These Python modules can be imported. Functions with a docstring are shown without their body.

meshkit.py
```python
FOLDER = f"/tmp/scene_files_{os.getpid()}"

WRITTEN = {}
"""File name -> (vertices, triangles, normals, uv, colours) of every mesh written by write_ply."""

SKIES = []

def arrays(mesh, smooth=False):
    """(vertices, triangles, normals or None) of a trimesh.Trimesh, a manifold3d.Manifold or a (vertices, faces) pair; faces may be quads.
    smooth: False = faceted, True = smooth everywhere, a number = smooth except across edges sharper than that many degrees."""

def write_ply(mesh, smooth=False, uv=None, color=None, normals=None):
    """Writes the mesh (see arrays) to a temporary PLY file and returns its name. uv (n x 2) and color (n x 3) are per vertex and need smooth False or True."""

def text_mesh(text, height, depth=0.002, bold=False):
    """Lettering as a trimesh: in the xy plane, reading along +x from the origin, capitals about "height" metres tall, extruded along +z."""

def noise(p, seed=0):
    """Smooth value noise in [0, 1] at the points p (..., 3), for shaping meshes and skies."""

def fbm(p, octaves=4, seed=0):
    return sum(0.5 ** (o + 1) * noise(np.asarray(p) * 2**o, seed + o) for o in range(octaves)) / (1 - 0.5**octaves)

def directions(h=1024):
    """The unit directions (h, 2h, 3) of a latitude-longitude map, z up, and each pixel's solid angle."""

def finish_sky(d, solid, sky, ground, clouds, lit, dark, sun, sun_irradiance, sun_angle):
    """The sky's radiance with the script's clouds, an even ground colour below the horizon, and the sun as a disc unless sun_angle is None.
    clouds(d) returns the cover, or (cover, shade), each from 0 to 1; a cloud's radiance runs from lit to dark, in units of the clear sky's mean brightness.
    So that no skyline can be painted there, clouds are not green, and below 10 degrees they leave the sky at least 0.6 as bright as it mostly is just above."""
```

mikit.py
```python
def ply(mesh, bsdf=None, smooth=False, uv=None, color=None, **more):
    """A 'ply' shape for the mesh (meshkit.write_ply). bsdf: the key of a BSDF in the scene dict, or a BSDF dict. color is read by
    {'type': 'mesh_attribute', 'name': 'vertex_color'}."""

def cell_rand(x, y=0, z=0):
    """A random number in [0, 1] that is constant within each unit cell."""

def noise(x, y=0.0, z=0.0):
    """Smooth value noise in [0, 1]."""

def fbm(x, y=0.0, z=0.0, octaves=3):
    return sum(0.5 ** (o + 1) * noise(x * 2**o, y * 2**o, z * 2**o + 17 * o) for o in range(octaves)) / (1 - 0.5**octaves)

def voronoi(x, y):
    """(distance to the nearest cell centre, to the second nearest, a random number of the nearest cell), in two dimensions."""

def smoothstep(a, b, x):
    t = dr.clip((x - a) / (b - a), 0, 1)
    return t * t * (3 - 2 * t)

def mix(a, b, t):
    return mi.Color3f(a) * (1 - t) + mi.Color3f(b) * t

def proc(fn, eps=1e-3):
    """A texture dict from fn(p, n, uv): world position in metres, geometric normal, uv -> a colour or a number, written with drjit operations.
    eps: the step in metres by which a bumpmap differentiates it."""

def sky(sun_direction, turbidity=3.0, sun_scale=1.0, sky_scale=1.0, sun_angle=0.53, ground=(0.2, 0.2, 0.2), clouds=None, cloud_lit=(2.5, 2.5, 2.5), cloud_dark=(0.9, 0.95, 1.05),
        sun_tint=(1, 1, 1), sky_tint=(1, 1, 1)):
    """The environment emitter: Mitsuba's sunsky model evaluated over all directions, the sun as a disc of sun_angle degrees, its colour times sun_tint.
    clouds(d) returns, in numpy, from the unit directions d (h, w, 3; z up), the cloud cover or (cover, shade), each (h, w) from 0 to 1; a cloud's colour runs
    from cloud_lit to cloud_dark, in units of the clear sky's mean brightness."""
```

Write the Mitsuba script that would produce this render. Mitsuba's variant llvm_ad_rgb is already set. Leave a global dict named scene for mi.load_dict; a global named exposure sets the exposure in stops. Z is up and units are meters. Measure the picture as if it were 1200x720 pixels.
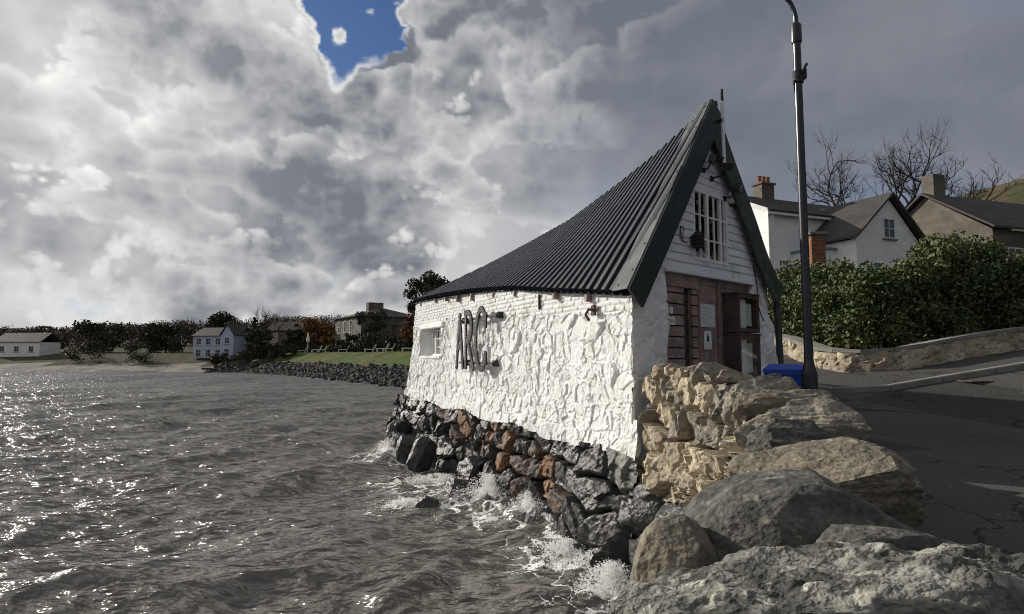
import math, random
import numpy as np
import trimesh
import drjit as dr
import mitsuba as mi
import mikit
import meshkit
from mikit import proc, fbm, noise, voronoi, cell_rand, smoothstep, mix
from scipy.spatial import cKDTree
import shapely
from shapely.geometry import Polygon, LineString, Point, box as sbox

T = mi.ScalarTransform4f
scene, labels, count = {}, {}, {}

# ------------------------------------------------------------------ camera, sky, sun, exposure
PITCH = math.atan(58 / 722)
EYE = np.array([0, 0, 2.5])
scene['camera'] = {'type': 'perspective', 'fov': 2 * math.degrees(math.atan(600 / 722)), 'fov_axis': 'x', 'near_clip': 0.05, 'far_clip': 3000.0,
                   'to_world': T().look_at(origin=EYE.tolist(), target=(EYE + [0, math.cos(PITCH), math.sin(PITCH)]).tolist(), up=[0, 0, 1])}
exposure = 2.58
SUN_AZ, SUN_EL = math.radians(-58), math.radians(22)
SUN = np.array([math.sin(SUN_AZ) * math.cos(SUN_EL), math.cos(SUN_AZ) * math.cos(SUN_EL), math.sin(SUN_EL)])


def nsmooth(a, b, x):
    t = np.clip((x - a) / (b - a), 0, 1)
    return t * t * (3 - 2 * t)


def billow(q, octaves, seed):
    return sum(0.55 ** o * np.abs(2 * meshkit.noise(q * 2.05 ** o + 3.7 * o, seed + o) - 1) for o in range(octaves)) / sum(0.55 ** o for o in range(octaves))


def clouds(d):
    """heaps of cumulus, lit through at their edges, on the sun's side; an even grey layer away from it; one gap of blue."""
    az = np.degrees(np.arctan2(d[..., 0], d[..., 1]))
    el = np.degrees(np.arcsin(np.clip(d[..., 2], -1, 1)))
    wa = np.stack([meshkit.fbm(d * 6.0, 3, 5), meshkit.fbm(d * 6.0, 3, 6), meshkit.fbm(d * 6.0, 3, 7)], -1) - 0.5
    q0 = d + 0.035 * wa
    soft = meshkit.fbm(d * np.array([3.0, 3.0, 6.0]) + 9, 4, 41)
    fine = 0.6 * billow(d * 11.0, 5, 71) + 0.2
    side = nsmooth(17, -8, az + 18 * (meshkit.fbm(d * 5, 4, 31) - 0.5) - 0.30 * (el - 15))
    back = nsmooth(70, 150, np.abs(az))
    side = side * (1 - back) + 0.35 * back
    hole = np.exp(-(((az + 19.0 + 16 * wa[..., 0] + 12 * (fine - 0.5) - 0.10 * (el - 27)) / 1.9) ** 2 + ((el - 29 + 12 * wa[..., 1] + 9 * (fine - 0.5)) / 8.0) ** 2))
    sun_up = SUN + np.array([0, 0, 0.25])
    sun_up = sun_up / np.linalg.norm(sun_up)
    lit = np.full(az.shape, 0.34) + 0.6 * (soft - 0.5) + 0.45 * np.exp(-((hole - 0.42) / 0.16) ** 2)
    lit = lit + 0.22 * nsmooth(8, 1, el)
    cover = nsmooth(0.58, 0.30, hole) * (1 - 0.35 * nsmooth(0.62, 0.75, meshkit.fbm(d * 14 + 2, 4, 51)) * side)
    for k, (fr, th, seed, deep) in enumerate(((2.1, 0.47, 101, 1.00), (3.4, 0.50, 131, 0.97), (5.2, 0.555, 161, 0.9))):
        def dens(q, o=5):
            n = meshkit.fbm(q * np.array([fr, fr, fr * 1.35]) + 1.7 * k, 3, seed)
            return 0.74 * n + 0.26 * (0.30 + 0.9 * billow(q * fr * 3.2, o, seed + 7))
        D = dens(q0) - 0.30 * hole
        over = D - th
        al = nsmooth(0.0, 0.042, over)
        grad = (over - (dens(q0 + 0.020 * sun_up, 4) - th + 0.22 * 0)) * 5.0
        edge = np.exp(-np.maximum(over, 0) / 0.055)
        l = 0.19 + 0.55 * edge + 0.55 * grad + 0.85 * (soft - 0.5) + 0.14 * (meshkit.fbm(d * fr * 5, 4, seed + 3) - 0.5) - 0.04 * k
        lit = lit * (1 - al) + np.clip(l, 0.02, 1.05) * al
        cover = np.maximum(cover, al * deep)
    cover = cover * (1 - 0.0 * hole)
    even = 0.06 + 0.20 * (soft - 0.5) + 0.10 * (meshkit.fbm(d * 4 + 4, 4, 61) - 0.5) + 0.07 * (lit - 0.4)
    bright = 0.15 * nsmooth(-14, -38, az) * nsmooth(60, 10, np.abs(el - 18))
    lit = side * (lit + bright) + (1 - side) * even
    cover = side * cover + (1 - side) * (0.93 - 0.25 * nsmooth(0.5, 0.7, soft))
    return np.clip(cover, 0, 1), np.clip(1 - lit, 0, 1)


scene['sky'] = mikit.sky(SUN.tolist(), turbidity=3, sun_scale=0.78, sky_scale=1.0, clouds=clouds, cloud_lit=(6.9, 6.8, 6.6), cloud_dark=(1.02, 1.12, 1.32), sky_tint=(0.24, 0.32, 0.50),
                         sun_tint=(0.77, 0.97, 1.46), ground=(0.1, 0.1, 0.1))

# ------------------------------------------------------------------ helpers


def numbered(name):
    n = count.get(name, 0)
    count[name] = n + 1
    return name if n == 0 else f'{name}_{n:03d}'


def thing(name, label, cat, group=None, kind=None):
    key = numbered(name)
    labels[key] = {'label': label, 'category': cat}
    if group:
        labels[key]['group'] = group
    if kind:
        labels[key]['kind'] = kind
    return key


def part(parent, name, mesh, bsdf, smooth=False, label=None, kind=None, **kw):
    key = numbered(parent + '__' + name)
    scene[key] = mikit.ply(mesh, bsdf, smooth=smooth, **kw)
    if label or kind:
        labels[key] = {}
        if label:
            labels[key]['label'] = label
        if kind:
            labels[key]['kind'] = kind
    return key


def solo(name, mesh, bsdf, label, cat, smooth=False, group=None, kind=None, **kw):
    key = thing(name, label, cat, group, kind)
    scene[key] = mikit.ply(mesh, bsdf, smooth=smooth, **kw)
    return key


def structure(name, mesh, bsdf, smooth=True, **kw):
    key = numbered(name)
    scene[key] = mikit.ply(mesh, bsdf, smooth=smooth, **kw)
    labels[key] = {'kind': 'structure'}
    return key


def cat_(ms):
    return trimesh.util.concatenate([m if isinstance(m, trimesh.Trimesh) else trimesh.Trimesh(*m, process=False) for m in ms])


def V(*a):
    return np.array(a, float)


def hull(pts):
    return trimesh.convex.convex_hull(np.asarray(pts, float))


def obox(c, ux, uy, uz, ch=0.0):
    """box centred at c with half-edge vectors; ch = chamfer in metres."""
    c, ax = V(*c), [np.asarray(u, float) for u in (ux, uy, uz)]
    L = [np.linalg.norm(u) for u in ax]
    if ch <= 0:
        v = [c + sx * ax[0] + sy * ax[1] + sz * ax[2] for sx in (-1, 1) for sy in (-1, 1) for sz in (-1, 1)]
        return hull(v)
    v = []
    for sx in (-1, 1):
        for sy in (-1, 1):
            for sz in (-1, 1):
                for k in range(3):
                    s = [sx, sy, sz]
                    p = c.copy()
                    for i in range(3):
                        p = p + s[i] * ax[i] * (1 if i == k else 1 - min(ch, 0.8 * L[i]) / L[i])
                    v.append(p)
    return hull(v)


def tube(pts, rad, sides=8, caps=True):
    p = np.asarray(pts, float)
    rad = np.broadcast_to(rad, (len(p),)).astype(float)
    t = np.gradient(p, axis=0)
    t /= np.linalg.norm(t, axis=1, keepdims=True) + 1e-12
    ref = V(0, 0, 1) if abs(t[0, 2]) < 0.9 else V(1, 0, 0)
    a = np.cross(t, ref)
    a /= np.linalg.norm(a, axis=1, keepdims=True) + 1e-12
    b = np.cross(t, a)
    ang = np.arange(sides) * 2 * np.pi / sides
    v = (p[:, None] + rad[:, None, None] * (np.cos(ang)[None, :, None] * a[:, None] + np.sin(ang)[None, :, None] * b[:, None])).reshape(-1, 3)
    f = []
    for i in range(len(p) - 1):
        for j in range(sides):
            q = [i * sides + j, i * sides + (j + 1) % sides, (i + 1) * sides + (j + 1) % sides, (i + 1) * sides + j]
            f += [[q[0], q[2], q[1]], [q[0], q[3], q[2]]]
    if caps:
        n = len(v)
        v = np.vstack([v, p[0], p[-1]])
        m = (len(p) - 1) * sides
        for j in range(sides):
            f += [[n, j, (j + 1) % sides], [n + 1, m + (j + 1) % sides, m + j]]
    return trimesh.Trimesh(v, f, process=False)


_ico = {}


def rock(c, size, seed, sub=3, yaw=0.0, pitch=0.0, roll=0.0, cuts=9, depth=0.22, rough=0.06, freq=2.5, power=1.0, strata=0.0, fine=0.0, ffreq=18.0):
    """an irregular boulder: a sphere squared off, cut by random planes and roughened."""
    if sub not in _ico:
        _ico[sub] = trimesh.creation.icosphere(sub)
    m = _ico[sub]
    rng = np.random.default_rng(seed)
    v = np.array(m.vertices)
    if power != 1.0:
        v = np.sign(v) * np.abs(v) ** power
    for _ in range(cuts):
        n = rng.normal(size=3)
        n /= np.linalg.norm(n)
        dd = 1 - depth * rng.uniform(0.3, 1.4)
        over = np.maximum(v @ n - dd, 0)
        v = v - over[:, None] * n * 0.92
    nn = v / np.linalg.norm(v, axis=1, keepdims=True)
    o = rng.uniform(0, 50, 3)
    v = v + nn * (rough * 2 * (meshkit.fbm(v * freq + o, 4, seed % 97) - 0.5))[:, None]
    if strata:
        s = meshkit.fbm(v * np.array([1.2, 3.0, 9.0]) + o, 3, 3)
        v = v + nn * (strata * (np.abs(2 * s - 1) - 0.3))[:, None]
    if fine:
        v = v + nn * (fine * (meshkit.fbm(v * ffreq + o, 3, 5) - 0.5))[:, None]
    v = v * (np.asarray(size) / 2)
    R = trimesh.transformations.euler_matrix(roll, pitch, yaw)[:3, :3]
    return trimesh.Trimesh(v @ R.T + np.asarray(c, float), m.faces, process=False)


def bsdf(key, base, rough=0.8, spec=0.3, bump=None, bscale=1.0, metallic=0.0, beps=1e-3, two=True, **more):
    """a principled material kept as a scene entry."""
    col = base if isinstance(base, dict) else {'type': 'rgb', 'value': list(map(float, base))}
    b = {'type': 'principled', 'base_color': col, 'roughness': rough, 'specular': spec, 'metallic': metallic, **more}
    if bump is not None:
        b = {'type': 'bumpmap', 'arbitrary': proc(bump, eps=beps), 'scale': bscale, 'bsdf': b}
    scene[key] = {'type': 'twosided', 'bsdf': b} if two else b
    return key


def mottle(c1, c2, c3=None, f=3.0, f2=14.0, grain=0.25):
    """two or three colours in patches, with a fine grain."""
    def fn(p, n, uv):
        a = smoothstep(0.38, 0.62, fbm(p.x * f, p.y * f, p.z * f, 4))
        col = mix(c1, c2, a)
        if c3 is not None:
            col = mix(col, c3, smoothstep(0.58, 0.70, fbm(p.x * f * 2.3 + 7, p.y * f * 2.3, p.z * f * 2.3, 3)))
        g = fbm(p.x * f2, p.y * f2, p.z * f2, 3)
        return col * (1 + grain * 2 * (g - 0.5))
    return proc(fn)


def bump3(f, o=3):
    return lambda p, n, uv: fbm(p.x * f, p.y * f, p.z * f, o)


# ------------------------------------------------------------------ materials
bsdf('white_masonry', mottle((0.80, 0.80, 0.785), (0.755, 0.755, 0.735), (0.66, 0.65, 0.61), f=1.6, f2=30, grain=0.07), 0.75, 0.25, bump3(34, 4), 0.018)
bsdf('white_board', mottle((0.74, 0.74, 0.77), (0.67, 0.67, 0.71), (0.55, 0.55, 0.56), f=2.5, f2=25, grain=0.10), 0.6, 0.3)
bsdf('white_paint', mottle((0.78, 0.78, 0.76), (0.72, 0.72, 0.70), None, f=4, f2=30, grain=0.05), 0.5, 0.35)
bsdf('roof_paint', mottle((0.024, 0.028, 0.036), (0.018, 0.021, 0.029), (0.034, 0.038, 0.044), f=2.0, f2=20, grain=0.2), 0.42, 0.5)
bsdf('flashing_paint', mottle((0.090, 0.100, 0.094), (0.074, 0.083, 0.080), (0.115, 0.125, 0.115), f=2.0, f2=20, grain=0.15), 0.42, 0.5)
bsdf('dark_paint', (0.022, 0.028, 0.032), 0.4, 0.5)
bsdf('mossy_paint', mottle((0.050, 0.062, 0.048), (0.034, 0.042, 0.038), (0.075, 0.085, 0.06), f=3.0, f2=25, grain=0.3), 0.5, 0.4)
bsdf('brown_wood', mottle((0.29, 0.205, 0.185), (0.22, 0.155, 0.14), (0.34, 0.27, 0.24), f=3.5, f2=40, grain=0.3), 0.6, 0.3)
bsdf('red_wood', mottle((0.26, 0.165, 0.155), (0.20, 0.125, 0.12), (0.31, 0.23, 0.21), f=3.5, f2=40, grain=0.3), 0.6, 0.3)
bsdf('case_wood', mottle((0.10, 0.065, 0.058), (0.07, 0.046, 0.042), None, f=5, f2=40, grain=0.3), 0.5, 0.4)
bsdf('black_wood', (0.02, 0.016, 0.02), 0.5, 0.4)
bsdf('black_iron', mottle((0.026, 0.026, 0.027), (0.038, 0.037, 0.036), None, f=9, f2=40, grain=0.3), 0.7, 0.3)
bsdf('lamp_paint', mottle((0.016, 0.019, 0.025), (0.012, 0.015, 0.020), None, f=4, f2=40, grain=0.2), 0.32, 0.5)
bsdf('rust', mottle((0.10, 0.06, 0.045), (0.06, 0.05, 0.045), None, f=20, f2=60, grain=0.3), 0.8, 0.3)
ROCK_DARK = [bsdf('wet_rock_black', mottle((0.020, 0.020, 0.021), (0.034, 0.033, 0.034), (0.060, 0.057, 0.052), f=6, f2=40, grain=0.5), 0.46, 0.5, bump3(24, 4), 0.022),
             bsdf('wet_rock_grey', mottle((0.045, 0.044, 0.044), (0.028, 0.028, 0.029), (0.085, 0.08, 0.072), f=6, f2=40, grain=0.5), 0.52, 0.4, bump3(24, 4), 0.016)]
ROCK_RUST = [bsdf('rust_rock', mottle((0.22, 0.11, 0.052), (0.13, 0.075, 0.045), (0.05, 0.045, 0.042), f=7, f2=40, grain=0.4), 0.6, 0.3, bump3(24, 4), 0.02),
             bsdf('brown_rock', mottle((0.085, 0.058, 0.042), (0.05, 0.043, 0.04), (0.14, 0.085, 0.05), f=7, f2=40, grain=0.4), 0.6, 0.3, bump3(24, 4), 0.02)]
ROCK_PALE = bsdf('pale_boulder', mottle((0.11, 0.11, 0.10), (0.16, 0.165, 0.14), (0.07, 0.07, 0.068), f=6, f2=40, grain=0.4), 0.6, 0.4, bump3(24, 4), 0.02)
SAND = [bsdf('sandstone_tan', mottle((0.40, 0.335, 0.25), (0.30, 0.25, 0.185), (0.17, 0.15, 0.125), f=8, f2=45, grain=0.4), 0.85, 0.2, bump3(30, 4), 0.02),
        bsdf('sandstone_cream', mottle((0.50, 0.43, 0.31), (0.40, 0.34, 0.25), (0.25, 0.21, 0.17), f=8, f2=45, grain=0.3), 0.85, 0.2, bump3(30, 4), 0.02),
        bsdf('sandstone_grey', mottle((0.24, 0.215, 0.175), (0.16, 0.145, 0.125), (0.33, 0.29, 0.22), f=8, f2=45, grain=0.4), 0.85, 0.2, bump3(30, 4), 0.02)]
bsdf('coping_brown', mottle((0.19, 0.165, 0.125), (0.13, 0.118, 0.095), (0.24, 0.215, 0.165), f=9, f2=70, grain=0.5), 0.9, 0.15, bump3(50, 4), 0.015)
bsdf('coping_grey', mottle((0.110, 0.106, 0.095), (0.072, 0.071, 0.066), (0.17, 0.16, 0.135), f=10, f2=70, grain=0.6), 0.9, 0.15, bump3(60, 4), 0.012)
bsdf('coping_lichen', mottle((0.22, 0.215, 0.19), (0.070, 0.070, 0.064), (0.36, 0.35, 0.30), f=9, f2=55, grain=0.6), 0.9, 0.15, bump3(50, 4), 0.028)
bsdf('mortar', mottle((0.06, 0.055, 0.048), (0.04, 0.037, 0.034), None, f=8, f2=40, grain=0.4), 0.95, 0.1)
def tarmac(p, n, uv):
    """worn tarmac: older and newer patches with straight edges, tarred cracks and loose grit."""
    base = mix((0.052, 0.051, 0.050), (0.075, 0.073, 0.069), fbm(p.x * 0.8, p.y * 0.8, 1.0, 4))
    patch = cell_rand(dr.floor((p.x + 0.3 * p.y) / 1.9), dr.floor((p.y - 0.3 * p.x) / 3.1), 4)
    base = base * dr.select(patch > 0.72, 0.66, 1.0)
    a, b, w = voronoi(p.x * 0.55 + 0.5 * fbm(p.x * 2, p.y * 2, 3.0, 3), p.y * 0.55 + 0.5 * fbm(p.x * 2, p.y * 2, 9.0, 3))
    base = mix(base, (0.018, 0.018, 0.018), smoothstep(0.022, 0.010, b - a) * 0.8)
    grit = noise(p.x * 70, p.y * 70, 2.0)
    return mix(base, (0.22, 0.20, 0.17), smoothstep(0.86, 0.93, grit) * 0.6) * (0.85 + 0.3 * noise(p.x * 130, p.y * 130, 5.0))


bsdf('asphalt', proc(tarmac), 0.9, 0.2)
bsdf('concrete', mottle((0.22, 0.21, 0.19), (0.17, 0.165, 0.15), None, f=2, f2=40, grain=0.2), 0.9, 0.2)
bsdf('grass', mottle((0.058, 0.088, 0.022), (0.095, 0.095, 0.034), (0.038, 0.060, 0.018), f=0.35, f2=3.0, grain=0.5), 0.9, 0.1)
bsdf('beach_sand', mottle((0.24, 0.22, 0.18), (0.15, 0.14, 0.12), None, f=0.5, f2=4, grain=0.3), 0.9, 0.2)
bsdf('earth', mottle((0.055, 0.055, 0.030), (0.075, 0.060, 0.038), (0.04, 0.045, 0.024), f=0.12, f2=1.5, grain=0.5), 0.95, 0.1)
bsdf('shore_stone', mottle((0.040, 0.039, 0.036), (0.026, 0.026, 0.025), (0.075, 0.072, 0.066), f=1.4, f2=5, grain=0.4), 0.8, 0.3)
bsdf('foliage_dark', mottle((0.032, 0.045, 0.022), (0.045, 0.058, 0.028), None, f=1.0, f2=6, grain=0.4), 0.7, 0.25)
bsdf('foliage_green', mottle((0.070, 0.095, 0.030), (0.105, 0.115, 0.040), (0.045, 0.065, 0.025), f=1.5, f2=9, grain=0.5), 0.6, 0.3)
bsdf('foliage_olive', mottle((0.060, 0.058, 0.032), (0.042, 0.045, 0.025), None, f=1.0, f2=6, grain=0.4), 0.7, 0.2)
bsdf('foliage_orange', mottle((0.26, 0.115, 0.045), (0.17, 0.085, 0.04), (0.24, 0.16, 0.055), f=0.5, f2=4, grain=0.4), 0.7, 0.2)
bsdf('foliage_brown', mottle((0.085, 0.055, 0.038), (0.065, 0.052, 0.035), None, f=0.1, f2=1, grain=0.4), 0.8, 0.2)
bsdf('bark', mottle((0.055, 0.047, 0.040), (0.035, 0.031, 0.028), None, f=3, f2=20, grain=0.4), 0.9, 0.2)
bsdf('slate', mottle((0.050, 0.045, 0.044), (0.065, 0.058, 0.055), None, f=1.5, f2=8, grain=0.25), 0.7, 0.3)
bsdf('brown_roof', mottle((0.060, 0.045, 0.038), (0.045, 0.036, 0.032), None, f=1.5, f2=8, grain=0.3), 0.8, 0.3)
bsdf('house_stone', mottle((0.16, 0.14, 0.115), (0.12, 0.108, 0.09), None, f=1.2, f2=4, grain=0.25), 0.9, 0.2)
bsdf('blue_render', (0.40, 0.44, 0.56), 0.8, 0.2)
bsdf('beige_render', (0.42, 0.38, 0.30), 0.8, 0.2)
bsdf('brick', mottle((0.30, 0.15, 0.085), (0.22, 0.11, 0.07), None, f=4, f2=14, grain=0.3), 0.9, 0.2)
bsdf('terracotta', (0.26, 0.11, 0.07), 0.8, 0.2)
bsdf('blue_plastic', (0.012, 0.055, 0.36), 0.38, 0.5)
bsdf('white_plastic', (0.74, 0.74, 0.72), 0.5, 0.4)
bsdf('paper', mottle((0.60, 0.62, 0.58), (0.55, 0.58, 0.54), (0.47, 0.50, 0.47), f=9, f2=30, grain=0.08), 0.8, 0.2)
bsdf('ink', (0.04, 0.05, 0.06), 0.8, 0.2)
bsdf('curtain', (0.45, 0.45, 0.42), 0.9, 0.1)
scene['pane_glass'] = {'type': 'thindielectric', 'int_ior': 1.5}
bsdf('dark_glass', (0.012, 0.014, 0.018), 0.06, 0.6)

# ------------------------------------------------------------------ the plan: boathouse, harbour wall, coast
N = V(1.468, 7.5)                                            # the boathouse corner nearest the camera
A = V(-math.sin(math.radians(22.6)), math.cos(math.radians(22.6)))   # along the seaward wall, away
G = V(math.sin(math.radians(47)), math.cos(math.radians(47)))        # along the gable wall
NG = V(G[1], -G[0])                                          # out of the gable
NI = V(A[1], -A[0])                                          # from the seaward wall inwards
NO = -NI
LEN = 12.35


def SW(s, z, out=0.0):
    """a point on the seaward wall."""
    s, z, out = np.broadcast_arrays(np.asarray(s, float), z, out)
    return np.stack([N[0] + s * A[0] + out * NO[0], N[1] + s * A[1] + out * NO[1], z], -1)


def GP(t, z, out=0.0):
    """a point on the gable wall."""
    t, z, out = np.broadcast_arrays(np.asarray(t, float), z, out)
    return np.stack([N[0] + t * G[0] + out * NG[0], N[1] + t * G[1] + out * NG[1], z], -1)


def gbox(t0, t1, z0, z1, o0, o1, ch=0.0):
    c = GP((t0 + t1) / 2, (z0 + z1) / 2, (o0 + o1) / 2)
    g3, n3 = V(*G, 0), V(*NG, 0)
    return obox(c, g3 * (t1 - t0) / 2, n3 * (o1 - o0) / 2, V(0, 0, (z1 - z0) / 2), ch)


def gsheet(t0, t1, z0, z1, o):
    return trimesh.Trimesh([GP(t0, z0, o), GP(t1, z0, o), GP(t1, z1, o), GP(t0, z1, o)], [[0, 1, 2], [0, 2, 3]], process=False)


def sbox_(s0, s1, z0, z1, o0, o1, ch=0.0):
    c = SW((s0 + s1) / 2, (z0 + z1) / 2, (o0 + o1) / 2)
    return obox(c, V(*A, 0) * (s1 - s0) / 2, V(*NO, 0) * (o1 - o0) / 2, V(0, 0, (z1 - z0) / 2), ch)


WALL = np.array([[-6, -30], [-2, -8], [-1.2, -3], [-0.75, -0.9], [-0.12, 0.45], [0.20, 1.10], [0.52, 1.78], [0.88, 2.45], [1.28, 3.25], [1.62, 4.0], [1.84, 4.8], [1.86, 5.6], [1.74, 6.5], [1.62, 7.42]])
ROAD_Z = 1.35


def ground_near(x, y):
    up = (x - N[0]) * 0.55 + (y - N[1]) * 0.45
    return ROAD_Z + 1.15 * nsmooth(2.2, 7.5, up) + 0.13 * np.clip(up - 6, 0, 90)


# ------------------------------------------------------------------ walls of separate stones


def rubble_seeds(u0, u1, v0, v1, w, h, rng):
    """centres of roughly coursed stones; w and h may be functions of u."""
    out = []
    u = u0
    cols = []
    v = v0
    row = 0
    fw = w if callable(w) else (lambda q: w)
    fh = h if callable(h) else (lambda q: h)
    hm = fh((u0 + u1) / 2)
    while v < v1 + hm:
        u = u0 - rng.uniform(0, 1) * fw(u0)
        hh = hm * rng.uniform(0.75, 1.3)
        while u < u1 + fw(u1):
            k = fh(u) / hm
            ww = fw(u) * rng.uniform(0.55, 1.6)
            if rng.random() < 0.12:
                u += ww * 0.7
                continue
            out.append([u + ww / 2, v0 + (v - v0 + hh / 2) * k + rng.normal() * 0.13 * fh(u)])
            u += ww
        v += hh
        row += 1
    return np.array(out)


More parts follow.
